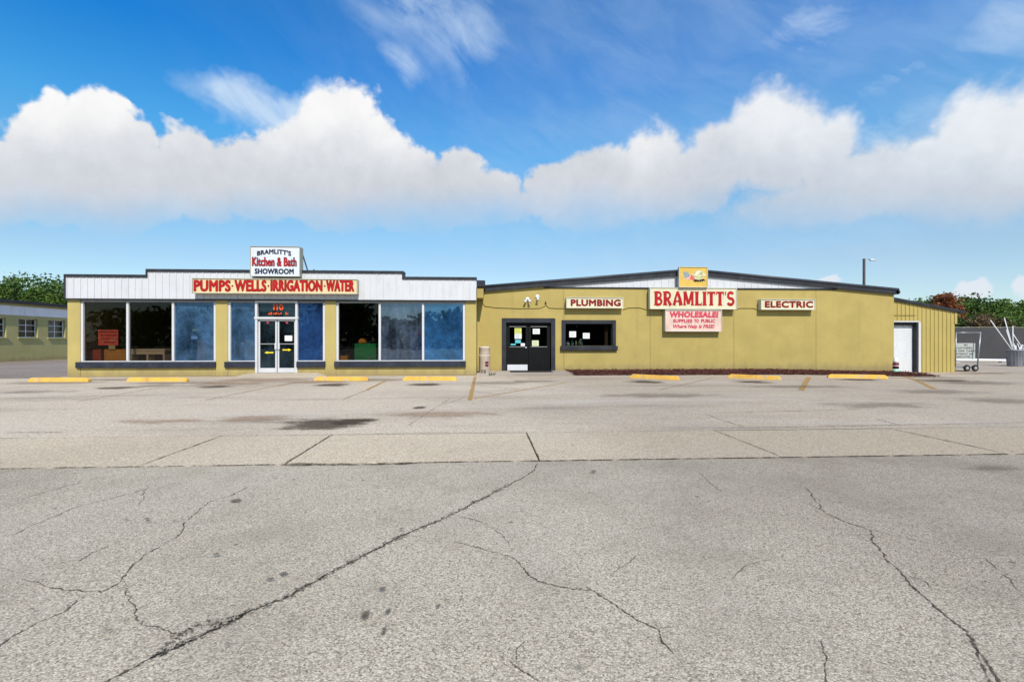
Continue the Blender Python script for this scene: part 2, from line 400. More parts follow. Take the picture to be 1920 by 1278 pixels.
M['lot'] = aggregate('old_lot_concrete', [(0, (.38, .313, .226)), (.35, (.545, .460, .342)), (.7, (.635, .542, .410)), (1, (.75, .66, .52))], 60, .45, (.38, .325, .265), .5, streaks=.55)
M['alley'] = aggregate('grey_alley_asphalt', [(0, (.17, .14, .118)), (.5, (.26, .22, .19)), (1, (.35, .305, .265))], 40, .3, (.18, .15, .128), .5, streaks=.4)
M['apron'] = aggregate('pale_apron_concrete', [(0, (.34, .30, .25)), (.5, (.46, .41, .34)), (1, (.58, .53, .45))], 90, .8, (.36, .30, .24), .4)
M['earth'] = paint('dark_joint_soil', (.05, .042, .034), .95, .4, 6)
M['far_ground'] = paint('far_ground', (.16, .15, .10), .95, .3, .05)
M['stain'] = decal('oil_stain', (.085, .058, .037), 'stain', .66)
M['rust_stain'] = decal('rusty_stain', (.40, .27, .17), 'stain', .45)
M['damp'] = decal('grey_stain', (.19, .148, .108), 'stain', .34)
M['crack'] = decal('crack_dirt', (.085, .064, .046), 'crack')
M['faint'] = decal('faint_crack_dirt', (.085, .068, .052), 'dirt')
M['joint'] = decal('joint_debris', (.065, .050, .032), 'dirt')
M['crumble'] = decal('crumbled_edge', (.10, .083, .066), 'crumble')
M['line'] = decal('worn_yellow_paint', (.52, .29, .055), 'paint')
M['line_faded'] = decal('faded_yellow_paint', (.42, .26, .12), 'faded')
M['g_dark'] = glass('dark_shop_glass', (.42, .41, .37), .026)
M['g_blue'] = glass('blue_film_glass', (.34, .44, .60), .08, (.060, .155, .300), .80, .55, (.22, .80), tint2=(.30, .55, .95))
M['g_blue2'] = glass('streaked_blue_film_glass', (.20, .28, .44), .17, (.115, .160, .240), .66, .8, (.30, .78), (1.5, 1, .40), tint2=(.50, .66, .90))
M['g_blue3'] = glass('deep_blue_film_glass', (.14, .30, .50), .19, (.016, .115, .300), .85, .45, (.26, .72), (.9, 1, .6), tint2=(.32, .62, .92))
M['g_clearblue'] = glass('clear_blue_glass', (.22, .32, .52), .07, (.010, .060, .210), .75, .4, (.26, .72), (1, 1, .4), tint2=(.16, .42, .95))
M['g_door'] = glass('teal_door_glass', (.26, .34, .38), .04, (.030, .065, .090), .5, .9, (.30, .80), tint2=(.5, .75, .95))
M['g_window'] = glass('green_dark_glass', (.34, .40, .38), .02)
M['lamp_glass'] = paint('lamp_lens', (.70, .72, .74), .25, .05, 6)


# ------------------------------------------------------------------ mesh helpers
WL = {}


class MB:
    def __init__(s): s.v = []; s.f = []
    def quad(s, a, b, c, d): i = len(s.v); s.v += [a, b, c, d]; s.f.append((i, i + 1, i + 2, i + 3)); return s
    def poly(s, pts): i = len(s.v); s.v += list(pts); s.f.append(tuple(range(i, i + len(pts)))); return s
    def box(s, x0, x1, y0, y1, z0, z1):
        i = len(s.v)
        s.v += [(x0, y0, z0), (x1, y0, z0), (x1, y1, z0), (x0, y1, z0), (x0, y0, z1), (x1, y0, z1), (x1, y1, z1), (x0, y1, z1)]
        s.f += [(i, i + 3, i + 2, i + 1), (i + 4, i + 5, i + 6, i + 7), (i, i + 1, i + 5, i + 4), (i + 1, i + 2, i + 6, i + 5), (i + 2, i + 3, i + 7, i + 6), (i + 3, i, i + 4, i + 7)]
        return s
    def prism(s, pts, y0, y1):
        "polygon of (x, z), counter-clockwise as seen from the front, extruded from y0 to y1"
        n = len(pts); i = len(s.v)
        s.v += [(x, y0, z) for x, z in pts] + [(x, y1, z) for x, z in pts]
        s.f.append(tuple(range(i, i + n))); s.f.append(tuple(range(i + 2 * n - 1, i + n - 1, -1)))
        for k in range(n):
            j = (k + 1) % n; s.f.append((i + j, i + k, i + n + k, i + n + j))
        return s
    def prismx(s, pts, x0, x1):
        "polygon of (y, z) extruded along x"
        n = len(pts); i = len(s.v)
        s.v += [(x0, y, z) for y, z in pts] + [(x1, y, z) for y, z in pts]
        s.f.append(tuple(range(i + n - 1, i - 1, -1))); s.f.append(tuple(range(i + n, i + 2 * n)))
        for k in range(n):
            j = (k + 1) % n; s.f.append((i + k, i + j, i + n + j, i + n + k))
        return s
    def tube(s, pts, r, n=8, r2=None):
        pts = [Vector(p) for p in pts]; L = len(pts); i0 = len(s.v)
        for k, p in enumerate(pts):
            d = (pts[min(k + 1, L - 1)] - pts[max(k - 1, 0)]).normalized()
            a = d.cross(Vector((0, 0, 1)) if abs(d.z) < .9 else Vector((1, 0, 0))).normalized(); b = d.cross(a)
            rr = r if r2 is None else r + (r2 - r) * k / max(1, L - 1)
            for q in range(n):
                t = 2 * pi * q / n; s.v.append(tuple(p + a * (cos(t) * rr) + b * (sin(t) * rr)))
        for k in range(L - 1):
            for q in range(n):
                a = i0 + k * n + q; b = i0 + k * n + (q + 1) % n; s.f.append((a, b, b + n, a + n))
        s.f.append(tuple(range(i0 + n - 1, i0 - 1, -1))); s.f.append(tuple(range(i0 + (L - 1) * n, i0 + L * n)))
        return s
    def lathe(s, prof, c=(0, 0, 0), n=24):
        i0 = len(s.v)
        for r, z in prof:
            for q in range(n):
                t = 2 * pi * q / n; s.v.append((c[0] + r * cos(t), c[1] + r * sin(t), c[2] + z))
        for k in range(len(prof) - 1):
            for q in range(n):
                a = i0 + k * n + q; b = i0 + k * n + (q + 1) % n; s.f.append((a, b, b + n, a + n))
        s.f.append(tuple(range(i0 + n - 1, i0 - 1, -1))); L = len(prof); s.f.append(tuple(range(i0 + (L - 1) * n, i0 + L * n)))
        return s
    def build(s, name, m, parent=None, smooth=False, bevel=0, seg=1):
        xs = [v[0] for v in s.v]; ys = [v[1] for v in s.v]; zs = [v[2] for v in s.v]
        c = Vector(((min(xs) + max(xs)) / 2, (min(ys) + max(ys)) / 2, min(zs)))
        me = bpy.data.meshes.new(name); me.from_pydata([tuple(Vector(v) - c) for v in s.v], [], s.f); me.update()
        return link(name, me, m, parent, c, smooth, bevel, seg)


def link(name, me, m, parent, c, smooth=False, bevel=0, seg=1):
    o = bpy.data.objects.new(name, me); COL.objects.link(o)
    if m is not None and not me.materials: me.materials.append(M[m] if isinstance(m, str) else m)
    if parent is not None: o.parent = parent; o.location = c - WL[parent]
    else: o.location = c
    WL[o] = Vector(c)
    if smooth:
        for p in me.polygons: p.use_smooth = True
    if bevel:
        b = o.modifiers.new('bevel', 'BEVEL'); b.width = bevel; b.segments = seg; b.limit_method = 'ANGLE'
    return o


def B(*a): return MB().box(*a)


def tag(o, label, cat, group=None, kind=None):
    o['label'] = label; o['category'] = cat
    if group: o['group'] = group
    if kind: o['kind'] = kind
    return o


def thing(name, label, cat, loc, group=None, kind=None):
    o = bpy.data.objects.new(name, None); COL.objects.link(o); o.location = loc; o.empty_display_size = .2
    WL[o] = Vector(loc); return tag(o, label, cat, group, kind)


def text(s, x0, x1, z0, z1, Y, m, parent, name='lettering', bold=.02, depth=.008, shear=0, arch=0, space=1.0, tilt=0):
    cu = bpy.data.curves.new('lettering', 'FONT'); cu.body = s; cu.size = 1; cu.shear = shear
    cu.space_character = space + bold * 1.1; cu.resolution_u = 3
    to = bpy.data.objects.new('lettering', cu); COL.objects.link(to)
    dg = bpy.context.evaluated_depsgraph_get(); me = bpy.data.meshes.new_from_object(to.evaluated_get(dg))
    bpy.data.objects.remove(to); bpy.data.curves.remove(cu)
    vs = [v.co.copy() for v in me.vertices]; fs = [tuple(p.vertices) for p in me.polygons]; bpy.data.meshes.remove(me)
    mnx, mxx = min(v.x for v in vs), max(v.x for v in vs); mny, mxy = min(v.y for v in vs), max(v.y for v in vs)
    mb = MB(); n = len(vs); out = []; dd = bold * (z1 - z0); dx = dd; x0, x1, z0, z1 = x0 + dx, x1 - dx, z0 + dd, z1 - dd
    for v in vs:
        u = (v.x - mnx) / (mxx - mnx); w = (v.y - mny) / (mxy - mny)
        out.append((x0 + u * (x1 - x0), z0 + w * (z1 - z0) - arch * (2 * u - 1) ** 2 + tilt * (u - .5)))
    ec = set()
    for f in fs:
        for k in range(len(f)): ec.add((f[k], f[(k + 1) % len(f)]))
    rim = [(a, b) for a, b in ec if (b, a) not in ec]
    # several thin layers, each a hair apart, fatten the strokes
    sh = [(0, 0)] + ([(dx, 0), (-dx, 0), (0, dd), (0, -dd), (.7 * dx, .7 * dd), (-.7 * dx, .7 * dd), (.7 * dx, -.7 * dd), (-.7 * dx, -.7 * dd)] if bold > 0 else [])
    for k, (sx, sz) in enumerate(sh):
        i = len(mb.v); yk = Y - depth - .0002 * k
        mb.v += [(x + sx, yk, z + sz) for x, z in out] + [(x + sx, Y, z + sz) for x, z in out]
        mb.f += [tuple(i + e for e in f) for f in fs] + [(i + b, i + a, i + a + n, i + b + n) for a, b in rim]
    return mb.build(name, m, parent)


# ------------------------------------------------------------------ the setting: ground
def sheet(name, x0, x1, y0, y1, z, m, step=None, fn=None):
    mb = MB()
    if step is None: mb.quad((x0, y0, z), (x1, y0, z), (x1, y1, z), (x0, y1, z))
    else:
        nx = max(1, round((x1 - x0) / step)); ny = max(1, round((y1 - y0) / step))
        for j in range(ny + 1):
            for i in range(nx + 1):
                x = x0 + (x1 - x0) * i / nx; y = y0 + (y1 - y0) * j / ny; mb.v.append((x, y, z + (fn(x, y) if fn else 0)))
        for j in range(ny):
            for i in range(nx):
                a = j * (nx + 1) + i; mb.f.append((a, a + 1, a + nx + 2, a + nx + 1))
    return mb.build(name, m)


YJ, YS = 5.165, 6.80          # front and back edge of the concrete strip
base = tag(sheet('ground', -3000, 3000, -1500, 4500, -.16, 'far_ground'), 'flat ground running out to the horizon', 'ground', kind='structure')
road = tag(sheet('asphalt_road', -70, 70, -60, YJ, 0, 'asphalt'), 'worn grey asphalt full of cracks in the foreground', 'asphalt', kind='structure')
lot = tag(sheet('parking_lot', -70, 70, YS + .008, 70, 0, 'lot', 1.0, g), 'old pale concrete parking lot with oil stains before the buildings', 'parking lot', kind='structure')
strip = thing('concrete_strip', 'tan aggregate concrete strip of slabs crossing between asphalt and lot', 'pavement', (0, YJ, 0), kind='structure')
bed = tag(B(-70, 70, YJ - .02, YS + .03, -.10, -.022).build('joint_bed', 'earth'), 'dark soil in the joints between the concrete slabs', 'soil', kind='structure')
XJ = [-17.1, -14.4, -11.7, -9.0, -6.3, -3.59, -2.11, .60, 3.335, 6.02, 8.7, 11.4, 14.1, 16.8]
for a, b in zip(XJ[:-1], XJ[1:]):
    z = random.uniform(-.002, .004)
    B(a + .007, b - .007, YJ + .020, YS, -.02, z).build('concrete_slab', 'strip', strip, bevel=.006)
alley = tag(sheet('alley', -29.3, -15.25, 17.6, 48, .005, 'alley', 1.0), 'darker grey alley between the showroom and the block building', 'alley', kind='structure')

# stains share one disc
disc = bpy.data.meshes.new('stain'); dv = [(0, 0, 0)] + [(cos(2 * pi * k / 28), sin(2 * pi * k / 28), 0) for k in range(28)]
disc.from_pydata(dv, [], [(0, k + 1, (k + 1) % 28 + 1) for k in range(28)])
zlay = [0.004]


def stain(px, py, rx, ry, m, parent):
    c = gp(px, py); r = gp(px + rx, py); n_ = gp(px, py - ry); f_ = gp(px, py + ry)
    me = disc.copy(); me.materials.append(M[m])
    o = bpy.data.objects.new('stain', me); COL.objects.link(o); o.parent = parent
    zlay[0] += .0004
    o.location = Vector(((c.x), (n_.y + f_.y) / 2, c.z + zlay[0])) - WL[parent]
    kk = 1.0 if parent is not road else .82; o.scale = ((r.x - c.x) * 1.15 * kk, (n_.y - f_.y) / 2 * 1.1 * kk, 1); o.rotation_euler = (0, 0, random.uniform(-.05, .05))


for a in [(607, 796, 108, 15, 'stain'), (665, 791, 50, 9, 'stain'), (405, 725, 42, 3.0, 'stain'), (622, 722, 44, 4.0, 'stain'), (797, 721, 42, 4, 'stain'), (787, 764, 18, 3, 'stain'),
          (220, 727, 46, 3.2, 'stain'), (290, 723, 40, 2.2, 'damp'), (1208, 716, 44, 4, 'stain'), (1412, 716, 46, 3.6, 'stain'), (1612, 712, 46, 2.6, 'stain'),
          (1730, 707, 70, 4, 'damp'), (1830, 718, 110, 5, 'damp'), (1880, 752, 90, 9, 'damp'), (1760, 735, 110, 6, 'damp'), (930, 718, 70, 4, 'damp'), (100, 718, 120, 4, 'damp'),
          (480, 785, 80, 8, 'rust_stain'), (300, 790, 110, 6, 'rust_stain'), (430, 719, 90, 4, 'rust_stain'), (600, 716, 70, 4, 'rust_stain'), (1650, 760, 140, 8, 'damp'), (200, 712, 150, 3, 'damp'), (330, 718, 120, 3, 'damp'), (700, 712, 120, 3, 'damp'), (500, 712, 120, 4, 'rust_stain'), (60, 735, 90, 4, 'damp'), (1500, 725, 130, 4, 'damp'), (1240, 742, 160, 6, 'damp'), (820, 778, 140, 9, 'rust_stain'), (1000, 715, 60, 3, 'damp'), (1850, 700, 90, 2.5, 'damp'), (1780, 714, 60, 2.5, 'stain')]:
    stain(*a, lot)
for a in [(560, 872, 42, 4, 'stain')]: stain(*a, strip)
for a in [(442, 941, 14, 4.5, 'stain'), (275, 976, 8, 3, 'stain'), (277, 981, 8, 3, 'stain'), (237, 977, 7, 3, 'stain'), (507, 1091, 13, 6, 'stain'), (531, 1081, 10, 5, 'stain'),
          (685, 1160, 13, 15, 'stain'), (719, 1192, 13, 22, 'stain'), (727, 1154, 8, 12, 'stain'), (717, 1110, 9, 6, 'stain'), (200, 1188, 15, 8, 'damp'), (820, 1143, 9, 6, 'stain'),
          (425, 1216, 12, 8, 'damp'), (405, 1045, 9, 4, 'stain'), (1113, 887, 8, 3, 'stain'), (980, 960, 8, 3, 'damp'), (1047, 1117, 11, 6, 'damp'), (1322, 1055, 5, 3, 'stain'),
          (752, 997, 9, 3, 'stain'), (515, 898, 10, 2.5, 'damp'), (790, 925, 8, 3, 'damp'), (1090, 1260, 16, 12, 'damp'), (1870, 880, 80, 9, 'damp'),
          (60, 1150, 8, 4, 'stain'), (866, 1127, 6, 4, 'stain'), (680, 1205, 5, 4, 'stain')]:
    stain(*a, road)


def ribbon(pts, w, m, parent, name='crack', jag=.5, z=.003, vary=.75, sub=5):
    "a ragged strip along a path on the ground"
    P = []
    for a, b in zip(pts[:-1], pts[1:]):
        L = (b - a).length; nrm = Vector((-(b - a).y, (b - a).x, 0)).normalized()
        k_ = max(2, min(40, int(L / .05) if sub is None else sub))
        for k in range(k_):
            t = k / k_; P.append(a.lerp(b, t) + nrm * (random.uniform(-1, 1) * jag * min(.03, L * .08) if k else 0))
    P.append(pts[-1]); mb = MB(); n = len(P)
    for k, p in enumerate(P):
        d = (P[min(k + 1, n - 1)] - P[max(k - 1, 0)]); nr = Vector((-d.y, d.x, 0)).normalized()
        e = min(1, k / 3 + .25, (n - 1 - k) / 3 + .25)
        h = w * .5 * e * random.uniform(1 - vary, 1 + vary * .6); zz = g(p.x, p.y) + z
        mb.v += [(p.x + nr.x * h, p.y + nr.y * h, zz), (p.x - nr.x * h, p.y - nr.y * h, zz)]
    for k in range(n - 1): mb.f.append((2 * k + 1, 2 * k + 3, 2 * k + 2, 2 * k))
    zlay[0] += .00005
    return mb.build(name, m, parent)


def crack(pix, w, m='crack', parent=road, **k): ribbon([gp(*p) for p in pix], w, m, parent, **k)


main = [(1006, 869), (1003, 881), (985, 893), (960, 905), (905, 935), (845, 965), (800, 985), (760, 1002), (705, 1030), (655, 1055), (600, 1085), (530, 1122), (470, 1145), (415, 1175), (350, 1205), (280, 1235), (200, 1278), (120, 1325)]
crack(main, .013, sub=9)
crack([(470, 1145), (415, 1172), (350, 1203), (280, 1236)], .045, 'crumble', sub=16, vary=.9)
crack([(455, 1150), (410, 1168), (370, 1172), (330, 1195), (300, 1222)], .06, 'crumble', sub=12, vary=.9)
crack(main[3:16], .05, 'crumble', sub=12, vary=.9)
for c_, w_, m_ in [([(845, 965), (890, 974), (906, 980), (938, 1000), (955, 1020)], .009, 'faint'), ([(852, 1014), (890, 1025), (960, 1044), (975, 1057), (990, 1077), (1010, 1090), (1075, 1105), (1110, 1107), (1150, 1132), (1190, 1160), (1235, 1180), (1240, 1200), (1280, 1245)], .012, 'crack'),
                   ([(1075, 1105), (1100, 1100), (1130, 1118)], .008, 'faint'), ([(1235, 1180), (1255, 1174)], .007, 'faint'),
                   ([(1510, 912), (1528, 935), (1545, 960), (1590, 980), (1632, 993)], .012, 'crack'), ([(1632, 993), (1638, 1006), (1633, 1012), (1650, 1030), (1665, 1052), (1690, 1072), (1712, 1100), (1740, 1125), (1780, 1160), (1815, 1185), (1830, 1215), (1850, 1240), (1868, 1268), (1880, 1300)], .017, 'crack'),
                   ([(1632, 993), (1690, 1007), (1740, 1018)], .008, 'faint'), ([(1700, 1078), (1735, 1090), (1752, 1110)], .008, 'faint'), ([(1830, 1215), (1848, 1262), (1862, 1290)], .012, 'crack'),
                   ([(1305, 880), (1325, 900), (1352, 922)], .010, 'faint'), ([(1545, 960), (1520, 945), (1500, 940)], .007, 'faint'),
                   ([(20, 1005), (60, 985), (110, 965), (130, 955), (165, 945), (210, 934), (280, 915)], .011, 'faint'), ([(470, 910), (430, 930), (390, 942), (370, 960), (345, 980), (340, 1000), (300, 1025), (270, 1040), (240, 1070), (220, 1095), (190, 1110), (100, 1103), (45, 1085)], .012, 'crack'),
                   ([(232, 1090), (245, 1130), (265, 1172), (300, 1176), (330, 1190)], .010, 'faint'), ([(-20, 1225), (20, 1195), (75, 1165), (125, 1145), (147, 1122)], .012, 'faint'),
                   ([(135, 1060), (175, 1035), (212, 1020)], .010, 'faint'), ([(190, 895), (120, 912), (40, 935)], .009, 'faint'), ([(955, 1240), (980, 1258), (1010, 1278), (1040, 1290)], .011, 'crack'),
                   ([(970, 1245), (968, 1218), (985, 1200)], .007, 'faint'), ([(1540, 1200), (1550, 1240), (1545, 1290)], .007, 'faint'), ([(1450, 1045), (1400, 1060), (1370, 1085)], .007, 'faint'),
                   ([(1140, 1080), (1180, 1055), (1195, 1040)], .007, 'faint'), ([(280, 908), (268, 925), (262, 950)], .007, 'faint'), ([(1840, 1040), (1880, 1075), (1925, 1120)], .008, 'faint')]:
    crack(c_, w_ * .68, m_, sub=8, vary=.85)
# debris in the long joint between asphalt and slabs
jp = [Vector((-9 + .25 * k, YJ + .008 + random.uniform(-.004, .004), 0)) for k in range(100)]
ribbon(jp, .030, 'joint', road, jag=.3, z=.006, vary=.9, sub=3)
ribbon([Vector((.55 + .22 * k, YJ + .004, 0)) for k in range(26)], .030, 'crack', road, jag=.3, z=.0065, vary=.9, sub=3)
ribbon([Vector((-1.9 + .2 * k, YJ - .03, 0)) for k in range(7)], .05, 'joint', road, jag=.9, z=.005, vary=.95, sub=3)
for x in XJ[5:11]: ribbon([Vector((x, YJ + .03, 0)), Vector((x, 6.0, 0)), Vector((x, YS - .06, 0))], .018, 'crack', strip, z=.0055, sub=9, jag=.2)
# faint seams of the lot
for c_, w_ in [([(1323, 776), (1362, 790), (1400, 802)], .016), ([(1340, 774), (1500, 770), (1640, 766)], .018), ([(990, 808), (700, 812)], .012), ([(1300, 803), (1500, 800), (1700, 796), (1920, 792)], .022),
               ([(0, 811), (130, 810)], .02), ([(845, 745), (800, 775), (760, 800)], .012), ([(950, 705), (985, 720)], .02), ([(1640, 785), (1690, 797)], .02), ([(880, 742), (820, 762)], .012)]:
    crack(c_, w_, 'faint', lot, sub=14)


def line(p, q, w, m='line'):
    a, b = gp(*p), gp(*q); d = (b - a).normalized(); n = Vector((-d.y, d.x, 0)) * w / 2; mb = MB(); k_ = 8
    for k in range(k_ + 1):
        c = a.lerp(b, k / k_); z = g(c.x, c.y) + .004 + zlay[0] * .2
        mb.v += [(c.x - n.x, c.y - n.y, z), (c.x + n.x, c.y + n.y, z)]
    for k in range(k_): mb.f.append((2 * k, 2 * k + 2, 2 * k + 3, 2 * k + 1))
    zlay[0] += .0003; mb.build('parking_line', m, lot)


line((881, 750), (891, 706), .105); line((880, 748.5), (1062, 717), .08)
line((888, 734), (930, 738), .07, 'line_faded'); line((890, 722), (975, 730), .07, 'line_faded')
line((145, 753), (325, 722), .085, 'line_faded'); line((385, 750), (565, 714), .09, 'line_faded'); line((645, 748), (690, 730), .08, 'line_faded'); line((688, 731), (722, 714), .10)
line((1235, 731), (1335, 709), .085, 'line_faded'); line((1502, 732), (1517, 707), .15); line((1690, 702), (1752, 729), .13)
line((560, 716), (520, 724), .12, 'line_faded')


# ------------------------------------------------------------------ showroom (left)
YL = 18.2
XL0, XL1 = at(126, 700, YL)[0], at(893, 700, YL)[0]


def lx(px): return at(px, 640, YL)[0]


sr = thing('showroom_building', 'long low yellow showroom with white parapet and big shop windows', 'building', ((XL0 + XL1) / 2, YL, 0))
ZB, ZT, ZT2 = 2.86, 3.60, 3.81     # bottom of the white band, top of low and raised parapet panels
ZS = .54
fw = MB(); WT = .28
px_open = [(150, 404), (427, 478), (558, 609), (630, 872)]
segs = [(126, 150), (404, 427), (609, 630), (872, 893)]
for a, b in segs: fw.box(lx(a), lx(b), YL, YL + WT, 0, ZB)
for a, b in px_open: fw.box(lx(a), lx(b), YL + .012, YL + WT, 0, ZS - .004)
fw.box(XL0, XL1, YL + .03, YL + WT, ZB, ZT + .04)
fw.build('front_wall', 'stucco_pale', sr, bevel=.012)
YB = 30.0
sw = MB().box(XL0, XL0 + .25, YL + WT, YB, 0, 3.4).box(XL1 - .25, XL1, YL + WT, YB, 0, 3.4).box(XL0, XL1, YB, YB + .25, 0, 3.4)
sw.build('side_wall', 'stucco_pale', sr)
B(XL0, XL1, YL + WT, YB, 3.05, 3.40).build('roof', 'roofing', sr)
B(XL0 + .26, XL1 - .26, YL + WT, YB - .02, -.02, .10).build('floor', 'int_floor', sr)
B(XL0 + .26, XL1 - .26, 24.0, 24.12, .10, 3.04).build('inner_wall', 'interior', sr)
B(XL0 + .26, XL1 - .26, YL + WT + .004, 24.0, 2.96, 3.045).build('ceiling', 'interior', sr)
# white ribbed parapet panels, each its own sheet
XR0, XR1 = at(277, 510, YL - .09)[0], at(754, 510, YL - .09)[0]
YP = YL - .075


def rib_panel(w, pts_top, z0, y, rib=.026):
    "one metal sheet: flat pan and a raised rib on its left edge; pts_top = (zl, zr)"
    zl, zr = pts_top; mb = MB(); rw = .030
    zr_ = zl + (zr - zl) * rw / w
    mb.prism([(0, z0), (rw, z0), (rw, zr_), (0, zl)], y - rib, y + .01)
    mb.prism([(rw + .0015, z0), (w - .002, z0), (w - .002, zr), (rw + .0015, zr_)], y, y + .01)
    return mb


pw = .2425
def panel_run(x0, x1, z0, z1, name, m, parent, y):
    n = max(1, round((x1 - x0) / pw)); w = (x1 - x0) / n; shared = None
    for k in range(n):
        if shared is None:
            o = rib_panel(w, (z1, z1), z0, y, .016); o.v = [(a + x0, b, c) for a, b, c in o.v]
            first = o.build(name, m, parent); shared = first.data; c0 = WL[first]
        else: link(name, shared, m, parent, c0 + Vector((w * k, 0, 0)))


panel_run(XL0 + .03, XR0, ZB - .03, ZT, 'parapet_panel', 'white_metal', sr, YP)
panel_run(XR0, XR1, ZB - .03, ZT2, 'parapet_panel', 'white_metal', sr, YP)
panel_run(XR1, XL1, ZB - .03, ZT, 'parapet_panel', 'white_metal', sr, YP)
bk = MB().box(XL0 + .01, XL1 - .01, YP + .012, YL + .029, ZB - .02, ZT + .02); bk.box(XR0 + .01, XR1 - .01, YP + .012, YL + .25, ZT + .02, ZT2 + .02)
bk.build('parapet_backing', 'charcoal', sr)
B(XL0, XL1, YP - .028, YL - .004, ZB - .075, ZB - .034).build('band_shadow_strip', 'charcoal', sr)  # dark strip drawn in place of the shadow line under the white band
CT = .095
for i, (a, b, z) in enumerate([(XL0 - .03, XR0 + .002, ZT), (XR0 - .06, XR1 + .06, ZT2), (XR1 - .002, XL1 + .02, ZT)]):
    B(a, b, YP - .05, YL + .34, z + (.0 if i != 1 else 0), z + CT).build('coping', 'charcoal', sr, bevel=.008)
for x, s in ((XR0 - .06, 1), (XR1, 1)): B(x, x + .06, YP - .045, YL + .3, ZT + CT + .001, ZT2 - .001).build('coping', 'charcoal', sr)
B(XL0 - .03, XL0 + .028, YP - .04, YL - .002, ZB - .03, ZT - .001).build('corner_trim', 'charcoal', sr)

# shop windows
YG = YL + .10


def frame_bar(x0, x1, z0, z1, parent, m='frame_white', y0=None, y1=None, name='frame'):
    y0 = YL + .03 if y0 is None else y0; y1 = YG + .05 if y1 is None else y1
    return B(x0, x1, y0, y1, z0, z1).build(name, m, parent, bevel=.004)


def pane(x0, x1, z0, z1, m, parent, y=None, name='pane'):
    y = YG if y is None else y
    return MB().quad((x0, y, z0), (x1, y, z0), (x1, y, z1), (x0, y, z1)).build(name, m, parent)


def shop_window(p0, p1, mull, panes):
    "aluminium shop front between two pixel columns of the facade"
    w = MB().box(lx(p0), lx(p1), YL + .045, YG + .04, ZB - .145, ZB - .076).build('shop_window', 'frame_grey', sr, bevel=.004)
    frame_bar(lx(p0) + .001, lx(p1) - .001, ZS, ZS + .035, w)
    t = .040
    for i, mx in enumerate(mull):
        x = lx(mx); x = max(lx(p0) + t, min(lx(p1) - t, x)); frame_bar(x - t, x + t, ZS + .036, ZB - .146, w, name='mullion')
    for (a, b, m) in panes: pane(lx(a), lx(b), ZS + .03, ZB - .14, m, w)
    return w


shop_window(150, 404, (152, 237.5, 323, 403), [(152, 237.5, 'g_dark'), (237.5, 323, 'g_dark'), (323, 403, 'g_blue')])
shop_window(427, 478, (429, ), [(428, 478, 'g_blue')])
shop_window(558, 609, (608, ), [(558, 609, 'g_clearblue')])
shop_window(630, 872, (632, 711.5, 793, 871), [(632, 711.5, 'g_dark'), (711.5, 793, 'g_blue2'), (793, 871, 'g_blue3')])
for a, b in ((144.5, 405.5), (422.5, 478.5), (557, 610.5), (627.5, 873.5)):
    B(lx(a), lx(b), YL - .09, YL + .09, ZS - .215, ZS - .001).build('sill', 'sill', sr, bevel=.012)
# entrance
dx0, dx1 = lx(478), lx(558)
zst = .12
ent = MB().box(dx0 + .002, dx0 + .085, YL - .01, YG + .05, zst, ZB - .076).box(dx1 - .085, dx1 - .002, YL - .01, YG + .05, zst, ZB - .076) \
    .box(dx0 + .086, dx1 - .086, YL + .0, YG + .05, ZB - .15, ZB - .077).box(dx0 - .02, dx1 + .02, YL - .03, YG + .05, 2.105, 2.185).build('entrance_frame', 'frame_white', sr, bevel=.004)
pane(dx0 + .08, dx1 - .08, 2.17, ZB - .14, 'g_door', ent, name='transom')
tx = (dx0 + dx1) / 2
for ch, a, b in (('1', 510.5, 513), ('1', 516.5, 519), ('0', 521, 529.5)): text(ch, lx(a), lx(b), 2.44, 2.67, YG - .006, 'org', ent, name='digit', bold=.04, depth=.003)
for k, px in enumerate((501, 503.5, 506, 510, 513, 516, 520, 524, 533.5, 536.5)):
    x = lx(px); B(x, x + .035, YG - .008, YG - .005, 2.27 + .02 * (k % 2), 2.33 + .02 * ((k * 7) % 3)).build('small_character', 'org', ent)
dm = (dx0 + dx1) / 2
for s, (a, b) in enumerate(((dx0 + .09, dm - .012), (dm + .012, dx1 - .09))):
    st = .058; zd0, zd1 = zst + .008, 2.10
    d = MB().box(a, a + st, YG - .03, YG + .02, zd0, zd1).box(b - st, b, YG - .03, YG + .02, zd0, zd1).box(a + st, b - st, YG - .03, YG + .02, zd0, zd0 + .17).box(a + st, b - st, YG - .03, YG + .02, zd1 - .07, zd1) \
        .build('door', 'frame_white', sr, bevel=.004)
    pane(a + .05, b - .05, zd0 + .16, zd1 - .06, 'g_door', d)
    B(a + st, b - st, YG - .04, YG - .012, 1.175, 1.205).build('push_bar', 'frame_grey', d)
    hx = b - st - .03 if s == 0 else a + st - .045
    B(hx + (.02 if s == 0 else -.0), hx + (.10 if s == 0 else .08), YG - .075, YG - .041, .98, 1.22).build('handle', 'frame_white', d, bevel=.01)
    # arrow sticker
    cx = (a + b) / 2 + (.04 if s == 0 else .0); cz = .87 if s == 0 else .97; L = .16; sg = -1 if s == 0 else 1
    MB().prism([(cx - L, cz - .022), (cx + .05, cz - .022), (cx + .05, cz - .05), (cx + L, cz), (cx + .05, cz + .05), (cx + .05, cz + .022), (cx - L, cz + .022)] if sg > 0 else
               [(cx + L, cz + .022), (cx - .05, cz + .022), (cx - .05, cz + .05), (cx - L, cz), (cx - .05, cz - .05), (cx - .05, cz - .022), (cx + L, cz - .022)], YG - .008, YG - .005).build('arrow_sticker', 'ylw', d)
    MB().lathe([(.045, 0), (.045, .004)], n=14).build('round_sticker', 'pink', d).rotation_euler = (radians(90), 0, 0)
    st_o = d.children[-1]; st_o.location = Vector(((a + b) / 2, YG - .006, 1.99)) - WL[d]
